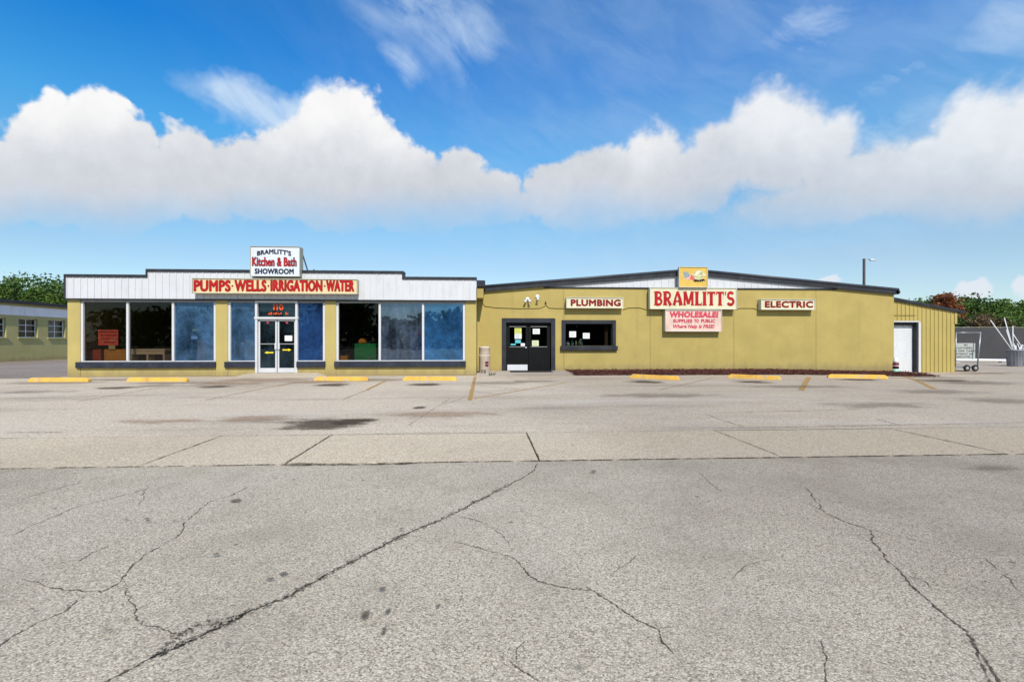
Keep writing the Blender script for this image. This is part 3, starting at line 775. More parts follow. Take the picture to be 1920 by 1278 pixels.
B(dm - .011, dm + .011, YG, YG + .02, zst + .01, 2.09).build('door_gap', 'black', sr)
# step up to the entrance
ap = MB(); xa, xb = lx(452), lx(612)
ap.v = [(xa, YL - .95, .004), (xb, YL - .95, .004), (xb - .3, YL + .012, zst), (xa + .35, YL + .012, zst), (xa, YL + .012, .0), (xb, YL + .012, .0)]
ap.f = [(0, 1, 2, 3), (0, 3, 4), (1, 5, 2)]
tag(ap.build('entrance_ramp', 'lot'), 'low concrete ramp up to the glass doors of the showroom', 'ramp', kind='structure')
B(dx0 + .003, dx1 - .003, YL + .014, YL + .5, -.01, zst - .002).build('threshold', 'apron', sr)
# little yellow return with dark cap at the junction of the two buildings
ret = MB().box(XL1 + .004, XL1 + .27, 19.1, 19.98, 3.0, 3.42).build('eave_return', 'stucco', sr, bevel=.01)
B(XL1 + .004, XL1 + .34, 19.02, 19.99, 3.421, 3.70).build('return_cap', 'charcoal', ret, bevel=.03)


# things behind the shop glass
def loose(name, mb, m, label, cat, group=None, bevel=.006, smooth=False): return tag(mb.build(name, m, None, smooth, bevel), label, cat, group)


def ib(p0, p1, zt, Y, depth, z0=.10):
    return MB().box(at(p0, 640, Y)[0], at(p1, 640, Y)[0], Y, Y + depth, z0, zt)


loose('wooden_box', ib(160, 189, .98, 18.75, .5), 'red_box', 'dark red brown box behind the leftmost shop window', 'box')
bx = loose('wooden_box', ib(195, 236, .99, 18.65, .45), 'orange_box', 'orange brown box beneath the salmon red handwritten sign', 'box')
sgn = thing('handwritten_sign', 'salmon red handwritten sign standing on a box in the leftmost window', 'sign', (at(203, 640, 18.62)[0], 18.62, .99))
a0, a1 = at(184, 618, 18.6), at(221.5, 647, 18.6)
B(a0[0], a1[0], 18.60, 18.606, a1[2], a0[2]).build('board', 'red_paper', sgn)
B(at(204, 0, 18.62)[0], at(216, 0, 18.62)[0], 18.61, 18.63, .992, a1[2] + .05).build('stand', 'card_pale', sgn)
hw = MB(); W_ = a1[0] - a0[0]; H_ = a0[2] - a1[2]
for r, (u0, u1) in enumerate(((.08, .92), (.15, .90), (.12, .92), (.28, .78))):
    u = u0
    while u < u1:
        h = random.uniform(.05, .13); x = a0[0] + u * W_; z = a0[2] - (.17 + .22 * r) * H_
        hw.tube([(x, 18.597, z), (x + .012, 18.597, z + h * H_), (x + .028, 18.597, z - .02 * H_), (x + .04, 18.597, z + .05 * H_)], .0055, 4); u += random.uniform(.055, .085)
hw.build('handwriting', 'maroon', sgn)
van = thing('vanity_cabinet', 'pale wooden vanity with two open bays in the second window', 'cabinet', (at(276, 0, 18.7)[0], 18.9, .10))
vx0, vx1 = at(243, 0, 18.7)[0], at(308, 0, 18.7)[0]
B(vx0 - .02, vx1 + .02, 18.70, 19.2, .93, 1.0).build('top', 'vanity', van, bevel=.005)
B(vx0, vx1, 18.715, 18.74, .80, .929).build('apron', 'vanity', van)
for x in (vx0, (vx0 + vx1) / 2 - .03, vx1 - .06): B(x, x + .06, 18.715, 19.15, .10, .799).build('leg', 'vanity', van)
B(vx0 + .061, vx1 - .061, 19.10, 19.14, .10, .799).build('back', 'glass_brown', van)
B(vx0 + .061, vx1 - .061, 18.76, 19.09, .38, .41).build('shelf', 'vanity', van)


def carton(p0, p1, zt, Y, dep, m, label):
    o = ib(p0, p1, zt, Y, dep).build('cardboard_box', m, None, bevel=.006); tag(o, label, 'box', 'cardboard boxes in the showroom')
    x0, x1 = at(p0, 640, Y)[0], at(p1, 640, Y)[0]
    B(x0 + (x1 - x0) * .45, x0 + (x1 - x0) * .55, Y - .003, Y - .001, .11, zt - .02).build('tape', 'card_pale', o)
    B(x0 + (x1 - x0) * .68, x0 + (x1 - x0) * .94, Y - .004, Y - .002, zt - .16, zt - .05).build('shipping_label', 'paper', o)


carton(370, 394, 1.34, 18.55, .45, 'card', 'tall brown cardboard box in the blue filmed third window')
carton(394.5, 403, 1.32, 18.56, .4, 'card_pale', 'narrow pale carton beside the tall box in the third window')
carton(432, 441, 1.33, 18.6, .4, 'card', 'narrow brown carton in the window left of the doors')
carton(459, 476, 1.34, 18.6, .4, 'card_pale', 'pale carton with white label in the window left of the doors')
carton(441.5, 458.5, 1.30, 18.95, .4, 'glass_brown', 'dark brown carton between two lighter ones left of the doors')
carton(600, 608, 1.12, 18.6, .4, 'card_pale', 'pale carton in the window right of the doors')
loose('paper_notice', B(lx(357), lx(372), YG + .012, YG + .015, 1.66, 1.74), 'paper_y', 'small yellow green slip stuck inside the blue third window', 'notice', bevel=0)
loose('paper_notice', B(lx(355), lx(367), YG + .012, YG + .015, 1.37, 1.48), 'paper', 'small white slip below the yellow one in the third window', 'notice', bevel=0)
loose('paper_notice', B(lx(532), lx(546), YG - .010, YG - .007, 1.30, 1.50), 'paper', 'white notice on the right glass door of the showroom', 'notice', bevel=0)
gc = thing('green_cabinet', 'green two drawer cabinet in the first window right of the doors', 'cabinet', (at(680, 0, 19.0)[0], 19.3, .10))
gx0, gx1 = at(664, 0, 19.0)[0], at(684, 0, 19.0)[0]
B(gx0, gx1 + .42, 19.02, 19.6, .10, 1.20).build('body', 'green', gc, bevel=.01)
for z in (.14, .66):
    dr = B(gx0 + .02, gx1 - .02, 19.0, 19.019, z, z + .48).build('drawer', 'green', gc, bevel=.006)
    B((gx0 + gx1) / 2 - .05, (gx0 + gx1) / 2 + .05, 18.975, 18.999, z + .28, z + .31).build('handle', 'steel', dr)
obj_ = thing('orange_crate', 'small orange wooden crate at the bottom of the window right of the doors', 'crate', (at(643, 0, 18.7)[0], 18.85, .10))
ox0, ox1 = at(635, 0, 18.7)[0], at(651, 0, 18.7)[0]
for k in range(3): B(ox0, ox1, 18.70, 18.73, .12 + .22 * k, .30 + .22 * k).build('slat', 'orange_box', obj_)
for x in (ox0, ox1 - .04): B(x, x + .04, 18.731, 19.0, .10, .76).build('side', 'orange_box', obj_)
hp = loose('stacked_helmet', MB().lathe([(.02, .0), (.17, .01), (.17, .05), (.15, .12), (.09, .18), (.02, .2)], (at(679, 0, 19.2)[0], 19.25, 1.2), 16), 'orange_box', 'rounded orange and cream object on top of the green cabinet', 'ornament', bevel=0, smooth=True)
fc = thing('faucet_display', 'small silver faucet parts low in the window beside the green cabinet', 'faucet', (at(700, 0, 18.7)[0], 18.75, .54))
fx = at(698, 0, 18.7)[0]
B(fx - .28, fx + .28, 18.66, 18.84, .54, .565).build('base', 'steel', fc)
MB().tube([(fx, 18.75, .565), (fx, 18.75, .75), (fx + .08, 18.75, .80), (fx + .16, 18.75, .74)], .016, 8).build('spout', 'steel', fc, True)
for s in (-.16, .2): MB().lathe([(.03, 0), (.025, .06), (.035, .09)], (fx + s, 18.75, .565), 10).build('knob', 'steel', fc, True)
lk = thing('filing_cabinet', 'tall grey filing cabinet with pink tag behind the middle right window', 'cabinet', (at(778, 0, 18.8)[0], 19.1, .10))
kx0, kx1 = at(769, 0, 18.8)[0], at(792, 0, 18.8)[0]
B(kx0, kx1, 18.82, 19.4, .10, 1.72).build('body', 'frame_grey', lk, bevel=.008)
for k in range(3): B(kx0 + .02, kx1 - .02, 18.80, 18.819, .14 + .52 * k, .62 + .52 * k).build('drawer', 'frame_grey', lk)
B(kx0 + .2, kx0 + .38, 18.79, 18.799, 1.50, 1.68).build('tag', 'pink', lk)
loose('white_post', MB().lathe([(.055, 0), (.055, .55), (.04, .57)], (at(811, 0, 18.7)[0], 18.72, .3), 12), 'pvc', 'short white post standing in the rightmost showroom window', 'post', bevel=0, smooth=True)
for k, (px_, h) in enumerate(((570, 1.5), (590, 1.75))):
    x = at(px_, 0, 19.6)[0]
    t = thing('display_stand', ('low dark display stand at the left of the window right of the doors', 'tall dark display stand in the window right of the doors')[k], 'stand', (x, 19.6, .1))
    MB().tube([(x, 19.6, .1), (x, 19.6, h - .5)], .045, 8).build('post', 'black', t, True)
    MB().lathe([(.22, 0), (.22, .03)], (x, 19.6, .1), 16).build('base', 'black', t)
    MB().lathe([(.05, 0), (.20, .08), (.24, .25), (.18, .42), (.06, .5)], (x, 19.6, h - .5), 14).build('head', 'black', t, True)

# ------------------------------------------------------------------ store (right)
YR = 20.0
def rx(px): return at(px, 640, YR)[0]
def rz(px, py, Y=YR): return at(px, py, Y)[2]


st = thing('plumbing_store', 'wide yellow stucco store with low gable roof and dark trim', 'building', (8.8, YR, 0))
XP, XE0, XE1 = 8.80, XL1 + .01, rx(1676)
RT0, RTP = 3.60, 4.37            # top of the rake trim at the eaves and at the peak
ROY = 19.885                      # front plane of the roof


def rake(x, drop=0):
    t = abs(x - XP) / (9.12 if x > XP else 8.9); return RTP - (RTP - RT0) * t - drop


ZW = 3.555                        # top of the stucco where the white gable begins
WT2 = .25
holes = [(rx(949), rx(1033), 0, rz(990, 605)), (rx(1060), rx(1148), rz(1100, 648), rz(1100, 607))]
seams = [XE0, rx(1057), rx(1219), rx(1376), rx(1530), XE1]


def wall_top(x): return min(ZW, rake(x, .26))


def wall_piece(x0, x1, parent):
    xs = {x0, x1}
    for h in holes:
        for x in h[:2]:
            if x0 < x < x1: xs.add(x)
    k1 = XP - 8.9 * (RTP - .26 - ZW) / (RTP - RT0); k2 = XP + 9.12 * (RTP - .26 - ZW) / (RTP - RT0)
    for k in (k1, k2):
        if x0 < k < x1: xs.add(k)
    xs = sorted(xs); mb = MB()
    for a, b in zip(xs[:-1], xs[1:]):
        mid = (a + b) / 2; zz = -.15; hs = sorted([h for h in holes if h[0] < mid < h[1]], key=lambda h: h[2])
        for h in hs:
            if h[2] > zz + .01: mb.box(a, b, YR, YR + WT2, zz, h[2])
            zz = h[3]
        mb.prism([(a, zz), (b, zz), (b, wall_top(b)), (a, wall_top(a))], YR, YR + WT2)
    return mb.build('wall_panel', 'stucco', parent)


for i, (a, b) in enumerate(zip(seams[:-1], seams[1:])): wall_piece(a + (.006 if i else 0), b - (.006 if i < 4 else 0), st)
B(XE0 + .3, XE1 - .3, YR + WT2 - .12, YR + WT2 - .11, 2.4, 3.3).build('joint_backing', 'shed_dark', st)
jb = MB()
for x in seams[1:-1]:
    if not any(h[0] < x < h[1] for h in holes): jb.box(x - .02, x + .02, YR + .018, YR + .05, -.1, wall_top(x) - .02)
jb.build('joint_filler', 'shed_dark', st)
YBK = 44
sw = MB().box(XE0, XE0 + .25, YR + WT2, YBK, 0, 3.3).box(XE1 - .25, XE1, YR + WT2, YBK, -.15, 3.3).box(XE0, XE1, YBK, YBK + .25, -.15, 3.3)
sw.build('side_wall', 'stucco', st)
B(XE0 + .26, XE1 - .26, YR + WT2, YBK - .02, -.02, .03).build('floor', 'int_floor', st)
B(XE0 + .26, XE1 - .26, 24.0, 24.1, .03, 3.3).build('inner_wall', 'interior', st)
# white gable sheets, each its own
gx = XP - 8.9 * (RTP - .26 - ZW) / (RTP - RT0); ge = XP + 9.12 * (RTP - .26 - ZW) / (RTP - RT0)
n = round((ge - gx) / .30); w = (ge - gx) / n
for k in range(n):
    a, b = gx + k * w, gx + (k + 1) * w; mid = (a + b) / 2
    if a < XP < b: za = zb = rake(XP, .24)
    else: za, zb = rake(a, .24), rake(b, .24)
    if min(za, zb) < ZW + .03: continue
    p = rib_panel(w, (za, zb), ZW + .012, YR - .02, .014); p.v = [(x + a, y, z) for x, y, z in p.v]
    p.build('gable_panel', 'white_metal', st)
MB().prism([(gx, ZW + .005), (ge, ZW + .005), (XP, rake(XP, .25))], YR + .002, YR + .2).build('gable_backing', 'charcoal', st)
B(gx + .1, ge - .1, YR - .045, YR - .001, ZW - .045, ZW + .008).build('gable_trim', 'charcoal', st, bevel=.004)
# roof and rake trim
for s in (0, 1):
    a, b = (XE0 + .20, XP) if s == 0 else (XP, XE1 + .12)
    sg = MB().prism([(a, rake(a, .13)), (b, rake(b, .13)), (b, rake(b, .03)), (a, rake(a, .03))], ROY + .06, YBK + .3)
    rf = sg.build('roof', 'roofing', st)
    MB().prism([(a, rake(a, .265)), (b, rake(b, .265)), (b, rake(b, .10)), (a, rake(a, .10))], ROY + .0, ROY + .055).build('rake_fascia', 'charcoal', rf)
    MB().tube([(a, ROY + .02, rake(a, .055)), (b, ROY + .02, rake(b, .055))], .062, 10).build('rake_roll', 'charcoal_lit', rf, True)
    MB().prism([(a, rake(a, .262)), (b, rake(b, .262)), (b, rake(b, .245)), (a, rake(a, .245))], ROY + .0565, YR - .022).build('soffit', 'charcoal', rf)
    if s == 1: MB().tube([(b - .02, ROY + .0, rake(b, .16)), (b - .02, YBK, rake(b, .16))], .10, 8).build('gutter', 'charcoal', rf, True)

# door with dark surround
hx0, hx1, _, hz1 = holes[0]
fx0, fx1, fz1 = rx(941), rx(1041), rz(990, 596.5)
sd = MB().box(fx0, hx0, YR - .05, YR + .12, .05, fz1).box(hx1, fx1, YR - .05, YR + .12, .05, fz1).box(hx0, hx1, YR - .05, YR + .12, hz1, fz1).build('door_surround', 'charcoal', st, bevel=.008)
dmid = (hx0 + hx1) / 2; YD = YR + .10
B(hx0, hx1, YR + .121, YR + .16, hz1 - .06, hz1 - .001).build('door_head', 'black_door', st)
for s, (a, b) in enumerate(((hx0 + .012, dmid - .006), (dmid + .006, hx1 - .012))):
    z0, z1 = .07, hz1 - .01; gz0, gz1 = rz(990, 649.5), rz(990, 612.5)
    if s == 0: ga, gb = rx(956), rx(986)
    else: ga, gb = rx(996), rx(1026)
    d = MB().box(a, ga, YD, YD + .045, z0, z1).box(gb, b, YD, YD + .045, z0, z1).box(ga, gb, YD, YD + .045, z0, gz0).box(ga, gb, YD, YD + .045, gz1, z1).build('door', 'black_door', st)
    MB().quad((ga, YD + .02, gz0), (gb, YD + .02, gz0), (gb, YD + .02, gz1), (ga, YD + .02, gz1)).build('pane', 'g_dark', d)
    B(ga - .01, gb + .01, YD - .012, YD - .001, gz1, gz1 + .02).build('moulding', 'frame_grey', d); B(ga - .01, gb + .01, YD - .012, YD - .001, gz0 - .02, gz0).build('moulding', 'frame_grey', d)
    if s == 0:
        B(rx(951.5), rx(989.5), YD - .008, YD - .001, rz(970, 694.5), rz(970, 683.5)).build('kick_plate', 'kick', d, bevel=.003)
        k = MB().lathe([(.012, 0), (.012, .03), (.032, .035), (.03, .06), (.01, .066)], n=12).build('knob', 'kick', d, True); k.rotation_euler = (radians(90), 0, 0)
        k.location = Vector((rx(986.5), YD, rz(986, 651.5))) - WL[d]


def note(p0, q0, p1, q1, m, label, Y=YD - .004, lines=4, up=None):
    x0, x1 = at(p0, q0, Y)[0], at(p1, q1, Y)[0]; z1, z0 = at(p0, q0, Y)[2], at(p1, q1, Y)[2]
    o = tag(B(x0, x1, Y - .002, Y, z0, z1).build('paper_notice', m), label, 'notice', 'notices on the store front')
    if lines:
        mb = MB()
        for k in range(lines):
            z = z1 - (k + 1) * (z1 - z0) / (lines + 1); mb.box(x0 + .12 * (x1 - x0), x1 - random.uniform(.12, .3) * (x1 - x0), Y - .0035, Y - .0021, z - .006, z + .006)
        mb.build('print', 'ink', o)


note(964.8, 615, 977.8, 625.5, 'paper_y', 'yellow green notice at the top of the left black door')
note(965, 625.8, 978, 634.8, 'paper', 'white notice under the yellow one on the left black door')
note(966, 637, 976.5, 643, 'paper_c', 'cyan card on the left black door', lines=2)
note(976.5, 643.2, 984, 648.4, 'paper', 'small white card near the knob of the left black door', lines=0)
note(957.5, 644.2, 967, 646.8, 'paper_c', 'thin cyan strip at the bottom of the left door glass', lines=0)
note(999, 616.2, 1012, 626, 'paper', 'white notice at the top of the right black door')
note(997.5, 638, 1010, 648.5, 'paper_g', 'pale green notice low on the right black door', lines=3)
B(rx(955), rx(1031), 19.0, 19.88, .062, .075).build('door_mat', 'mat'); tag(bpy.data.objects['door_mat'], 'dark brown mat lying before the black double door', 'mat')

# window with dark surround
hx0, hx1, hz0, hz1 = holes[1]
ox0, ox1, oz1, oz0 = rx(1053), rx(1154.5), rz(1100, 600), rz(1100, 648)
MB().box(ox0, hx0, YR - .05, YR + .10, hz0, oz1).box(hx1, ox1, YR - .05, YR + .10, hz0, oz1).box(hx0, hx1, YR - .05, YR + .10, hz1, oz1).build('window_surround', 'charcoal', st, bevel=.008)
B(rx(1050.5), rx(1157), YR - .13, YR + .10, rz(1100, 656.5), hz0 - .001).build('window_sill', 'charcoal', st, bevel=.014)
MB().quad((hx0, YR + .12, hz0), (hx1, YR + .12, hz0), (hx1, YR + .12, hz1), (hx0, YR + .12, hz1)).build('window_pane', 'g_window', st)
sh_ = B(hx0 - .15, hx1 + .15, YR + WT2 + .002, YR + .75, hz0 - .06, hz0 - .01).build('window_shelf', 'black_door', st)
note(1067.5, 621, 1080, 632, 'paper', 'left of the two white notices in the store window', YR + .115)
note(1093, 624, 1105.5, 634.5, 'paper', 'right of the two white notices in the store window', YR + .115)
B(rx(1137), rx(1143), YR + .28, YR + .33, hz0 - .01, hz1).build('window_post', 'glass_brown', st)
zb = hz0 - .01
for k, (px_, r, h, m, lab) in enumerate([(1065, .075, .24, 'pvc', 'squat white jar leftmost on the store window shelf'), (1073, .06, .26, 'mint', 'mint spray bottle second on the store window shelf'), (1080, .045, .22, 'card_pale', 'slim tan bottle third on the store window shelf'), (1089, .11, .30, 'frame_grey', 'wide grey jug rightmost on the store window shelf')]):
    x = at(px_, 640, YR + .42)[0]; t = thing('bottle', lab, 'bottle', (x, YR + .42, zb), 'bottles on the window shelf')
    MB().lathe([(r, 0), (r, h * .6), (r * .45, h * .82)], (x, YR + .42, zb), 14).build('body', m, t, True); MB().lathe([(r * .5, 0), (r * .5, h * .18)], (x, YR + .42, zb + h * .821), 10).build('cap', 'pvc' if k else 'frame_grey', t)

# apron before the door, mulch bed
apr = MB(); xa, xb = XL1 + .02, rx(1062)
apr.v = [(xa, 17.9, .006), (xb + .45, 18.45, .006), (xb, YR - .002, .06), (xa, YR - .002, .06), (xa, YR - .002, 0), (xb, YR - .002, 0), (rx(950), 18.7, .058), (rx(1040), 18.85, .058), (xa, 18.6, .058)]
apr.f = [(0, 1, 7, 6), (0, 6, 8), (8, 6, 3), (6, 7, 2, 3), (1, 2, 7), (1, 5, 2)]
tag(apr.build('door_apron', 'apron'), 'pale concrete apron before the black double door', 'pavement', kind='structure')
mx0, mx1 = rx(1064), rx(1674)
mb = MB(); nx = 60
for j, (y, z) in enumerate(((17.95, .008), (18.2, .05), (18.9, .07), (YR - .004, .07))):
    for i in range(nx + 1):
        x = mx0 + (mx1 - mx0) * i / nx; mb.v.append((x, y + (random.uniform(-.12, .12) if j < 2 else 0), g(x, y) + z + (random.uniform(-.015, .02) if j else 0)))
for j in range(3):
    for i in range(nx): a = j * (nx + 1) + i; mb.f.append((a, a + 1, a + nx + 2, a + nx + 1))
tag(mb.build('mulch_bed', 'mulch_base'), 'red brown mulch bed along the foot of the yellow store wall', 'mulch bed', kind='structure')
mb = MB()
for _ in range(6500):
    x = random.uniform(mx0 - .1, mx1 + .1); y = 17.85 + (YR - .04 - 17.85) * random.random() ** 1.2
    z = g(x, y) + (.07 if y > 18.2 else .02) + random.uniform(0, .05); a = random.uniform(0, pi); L = random.uniform(.025, .08); wd = random.uniform(.008, .02); t = random.uniform(-.6, .6)
    c, s_ = cos(a), sin(a)
    ex = Vector((c * L, s_ * L, t * L)); ey = Vector((-s_ * wd, c * wd, random.uniform(-.5, .5) * wd)); o = Vector((x, y, z)); up = Vector((0, 0, .012))
    i = len(mb.v); mb.v += [tuple(o - ex - ey), tuple(o + ex - ey * .4), tuple(o + ex + ey), tuple(o - ex + ey * .6), tuple(o + up)]
    mb.f += [(i, i + 1, i + 4), (i + 1, i + 2, i + 4), (i + 2, i + 3, i + 4), (i + 3, i, i + 4)]
tag(mb.build('bark_mulch', 'mulch'), 'loose red brown bark chips along the store wall', 'mulch', kind='stuff')
# weeds at the can and corner
for k, (px_, py_, lab) in enumerate(((922, 704, 'small weed growing beside the beige waste bin'), )):
    c = gp(px_, py_); mb = MB()
    for _ in range(26):
        a = random.uniform(0, 2 * pi); L = random.uniform(.05, .14); x, y = c.x + random.uniform(-.12, .12), c.y + random.uniform(-.08, .08); d_ = Vector((cos(a) * L * .6, sin(a) * L * .6, L * .8)); s_ = Vector((-sin(a), cos(a), 0)) * .012
        o = Vector((x, y, c.z + .03)); mb.quad(tuple(o - s_), tuple(o + s_), tuple(o + d_ + s_ * .3), tuple(o + d_ - s_ * .3))
    tag(mb.build('weed', 'weed'), lab, 'weed')


# ------------------------------------------------------------------ signs
def cabinet(name, p0, q0, p1, q1, Yf, Yb, edge, face, label, rim=.028):
    "a sign box whose front rim sits at Yf"
    x0, _, z1 = at(p0, q0, Yf); x1, _, z0 = at(p1, q1, Yf)
    t = thing(name, label, 'sign', ((x0 + x1) / 2, (Yf + Yb) / 2, z0))
    B(x0 + .006, x1 - .006, Yf + .056, Yb, z0 + .006, z1 - .006).build('cabinet', edge, t, bevel=.006)
    rm = MB().box(x0, x1, Yf, Yf + .055, z0, z0 + rim).box(x0, x1, Yf, Yf + .055, z1 - rim, z1).box(x0, x0 + rim, Yf, Yf + .055, z0 + rim, z1 - rim).box(x1 - rim, x1, Yf, Yf + .055, z0 + rim, z1 - rim)
    rm.build('rim', edge, t, bevel=.004)
    B(x0 + rim, x1 - rim, Yf + .030, Yf + .054, z0 + rim, z1 - rim).build('face', face, t)
    return t, Yf + .0295


def ptext(s, p0, q0, p1, q1, Y, m, par, **k):
    a, b = at(p0, q0, Y), at(p1, q1, Y); return text(s, a[0], b[0], b[2], a[2], Y, m, par, **k)


YF = YL - .36
t, yf = cabinet('pumps_sign', 359.5, 521, 670, 551.5, YF, YP - .03, 'sign_edge', 'cream', 'long cream sign with red words PUMPS WELLS IRRIGATION WATER over the showroom doors')
for s_, a, b in (('PUMPS', 363, 433), ('WELLS', 439.5, 500), ('IRRIGATION', 507, 605), ('WATER', 611, 664.5)):
    ptext(s_, a, 524.3, b, 547, yf, 'dark_red', t, bold=.062, depth=.004); ptext(s_, a + .8, 525.2, b - .8, 546, yf - .0065, 'red', t, bold=.040, depth=.006)
for px_ in (435.8, 503.4, 609):
    c = at(px_, 536, yf); k = MB().lathe([(.033, 0), (.033, .008)], n=12).build('dot', 'dark_red', t); k.rotation_euler = (radians(90), 0, 0); k.location = Vector(c) - WL[t]
t, yf = cabinet('showroom_roof_sign', 468.5, 461, 562, 518.5, YF + .02, YL + .02, 'sign_edge', 'sign_white', 'white roof sign reading Kitchen and Bath Showroom above the parapet', rim=.02)
ptext("BRAMLITT'S", 482, 466.5, 546, 476.5, yf, 'navy', t, bold=.055, arch=.075)
ptext('Kitchen & Bath', 472.5, 481.5, 556.5, 500, yf, 'navy', t, bold=.05, depth=.004); ptext('Kitchen & Bath', 473.5, 482.6, 555.5, 499, yf - .0065, 'red', t, bold=.024, depth=.006)
ptext('SHOWROOM', 477.5, 503, 551, 514.2, yf, 'navy', t, bold=.055)
x0 = at(562, 470, YF + .1)[0]
for x in (at(470, 470, YF)[0] + .1, x0 - .06):
    MB().tube([(x, YL + .0, at(560, 466, YL)[2]), (x + .1, YL + .95, 3.42)], .028, 6).build('brace', 'steel', t)
t, yf = cabinet('plumbing_sign', 1062, 557, 1169.5, 578, YR - .26, YR - .002, 'sign_edge_white', 'ivory', 'small ivory sign with red word PLUMBING above the store window')
ptext('PLUMBING', 1070, 560.8, 1164, 574.2, yf, 'dark_red', t, bold=.07)
t, yf = cabinet('electric_sign', 1427, 560.5, 1529.5, 581, YR - .26, YR - .002, 'sign_edge_white', 'ivory', 'small ivory sign with red word ELECTRIC on the right of the store wall')
ptext('ELECTRIC', 1434, 564, 1524.5, 577, yf, 'dark_red', t, bold=.07)
t, yf = cabinet('wholesale_sign', 1247.5, 580.5, 1354, 621.5, YR - .26, YR - .002, 'sign_edge_white', 'pinkface', 'faded pink sign reading WHOLESALE supplies to public hung under the main sign')
ptext('WHOLESALE!', 1255.5, 583.5, 1347, 595.5, yf, 'rose', t, bold=.085, depth=.004, shear=.08); ptext('WHOLESALE!', 1256.5, 584.3, 1346, 594.7, yf - .0065, 'pink', t, bold=.05, depth=.005, shear=.08)
for s_, a, b in (('SUPPLIES', 1262, 1298), ('TO', 1301.3, 1310.3), ('PUBLIC', 1314.5, 1341)): ptext(s_, a, 598, b, 604.8, yf, 'rose', t, bold=.05)
ptext('Where Help is FREE!', 1262, 608, 1340, 617, yf, 'rose', t, bold=.035, shear=.28)

# main sign: flared capitals drawn stroke by stroke
t, yf = cabinet('store_name_sign', 1218.5, 538.5, 1382, 580, YR - .28, YR - .047, 'sign_edge_white', 'ivory', 'big ivory sign with large red flared capitals in the middle of the store wall')


def arc(cx, cz, rx_, rz_, a0, a1, n=12): return [(cx + rx_ * cos(radians(a0 + (a1 - a0) * k / n)), cz + rz_ * sin(radians(a0 + (a1 - a0) * k / n))) for k in range(n + 1)]


def stem(x, w=.28, z0=0, z1=1, top=None, bot=None):
    "upright with flared ends"
    h = w / 2; f = h * 1.5; tz, bz = z1, z0
    return [(x - f, bz), (x + f, bz), (x + h, bz + .12), (x + h * .92, (bz + tz) / 2), (x + h, tz - .12), (x + f, tz), (x - f, tz), (x - h, tz - .12), (x - h * .92, (bz + tz) / 2), (x - h, bz + .12)]


def band(path, w):
    L = []; R = []; n = len(path); ws = w if isinstance(w, list) else [w] * n
    for k in range(n):
        a = path[max(0, k - 1)]; b = path[min(n - 1, k + 1)]; dx_, dz_ = b[0] - a[0], b[1] - a[1]; l = sqrt(dx_ * dx_ + dz_ * dz_) or 1
        L.append((path[k][0] - dz_ / l * ws[k] / 2, path[k][1] + dx_ / l * ws[k] / 2)); R.append((path[k][0] + dz_ / l * ws[k] / 2, path[k][1] - dx_ / l * ws[k] / 2))
    return [[R[k], R[k + 1], L[k + 1], L[k]] for k in range(n - 1)]


GL = {
    'B': (.72, [stem(.17)], band([(.17, .94)] + arc(.34, .735, .24, .205, 90, -90) + [(.17, .53)], .16) + band([(.17, .50)] + arc(.36, .275, .27, .215, 90, -90) + [(.17, .06)], .17)),
    'R': (.78, [stem(.17)], band([(.17, .94)] + arc(.34, .715, .26, .225, 90, -90) + [(.17, .49)], .17) + band([(.34, .50), (.50, .25), (.66, .0)], [.17, .20, .27])),
    'A': (.80, [], band([(.40, 1.0), (.60, .5), (.70, 0)], [.20, .25, .33]) + band([(.40, 1.0), (.22, .5), (.10, 0)], [.15, .18, .26]) + [[(.24, .24), (.60, .24), (.58, .36), (.26, .36)]]),
    'M': (1.0, [stem(.16, .18), stem(.84, .20)], band([(.17, 1.0), (.50, .10)], [.28, .22]) + band([(.83, 1.0), (.50, .10)], [.25, .18])),
    'L': (.60, [stem(.17)], [[(.17, 0), (.60, 0), (.62, .30), (.52, .13), (.17, .13)]]),
    'I': (.36, [stem(.18)], []),
    'T': (.70, [stem(.35)], [[(.02, .70), (.10, .86), (.60, .86), (.68, .70), (.70, 1.0), (.0, 1.0)]]),
    "'": (.14, [], [[(.03, .72), (.08, .72), (.15, 1.0), (.03, 1.0)]]),
    'S': (.64, [], band(arc(.33, .73, .23, .21, 25, 150, 8) + arc(.31, .69, .20, .17, 170, 250, 5) + arc(.33, .30, .24, .22, 65, -90, 10) + arc(.31, .30, .25, .22, -95, -155, 5), .20)),
}
A0, A1 = at(1226.5, 546, yf), at(1376.5, 573, yf); word = "BRAMLITT'S"; gap = .06
tot = sum(GL[c][0] for c in word) + gap * (len(word) - 1); kx = (A1[0] - A0[0]) / tot; kz = A0[2] - A1[2]; X = A0[0]; lz = 0
for ch in word:
    mb = MB(); wd, sts, polys = GL[ch]; lay = 0
    for poly in sts + polys:
        pts = [(X + u * kx, A1[2] + v * kz) for u, v in poly]
        ar = sum(pts[k][0] * pts[(k + 1) % len(pts)][1] - pts[(k + 1) % len(pts)][0] * pts[k][1] for k in range(len(pts)))
        if ar < 0: pts.reverse()
        mb.prism(pts, yf - .006 - lay * .00035, yf); lay += 1
    mb.build('letter', 'red', t); X += (wd + gap) * kx

# emblem: eagle head before a waving flag
t, yf = cabinet('emblem_sign', 1273.5, 499.5, 1327.5, 539, YR - .36, YR - .185, 'sign_edge_white', 'emblem_yellow', 'square yellow sign with an eagle head and flag at the roof peak')


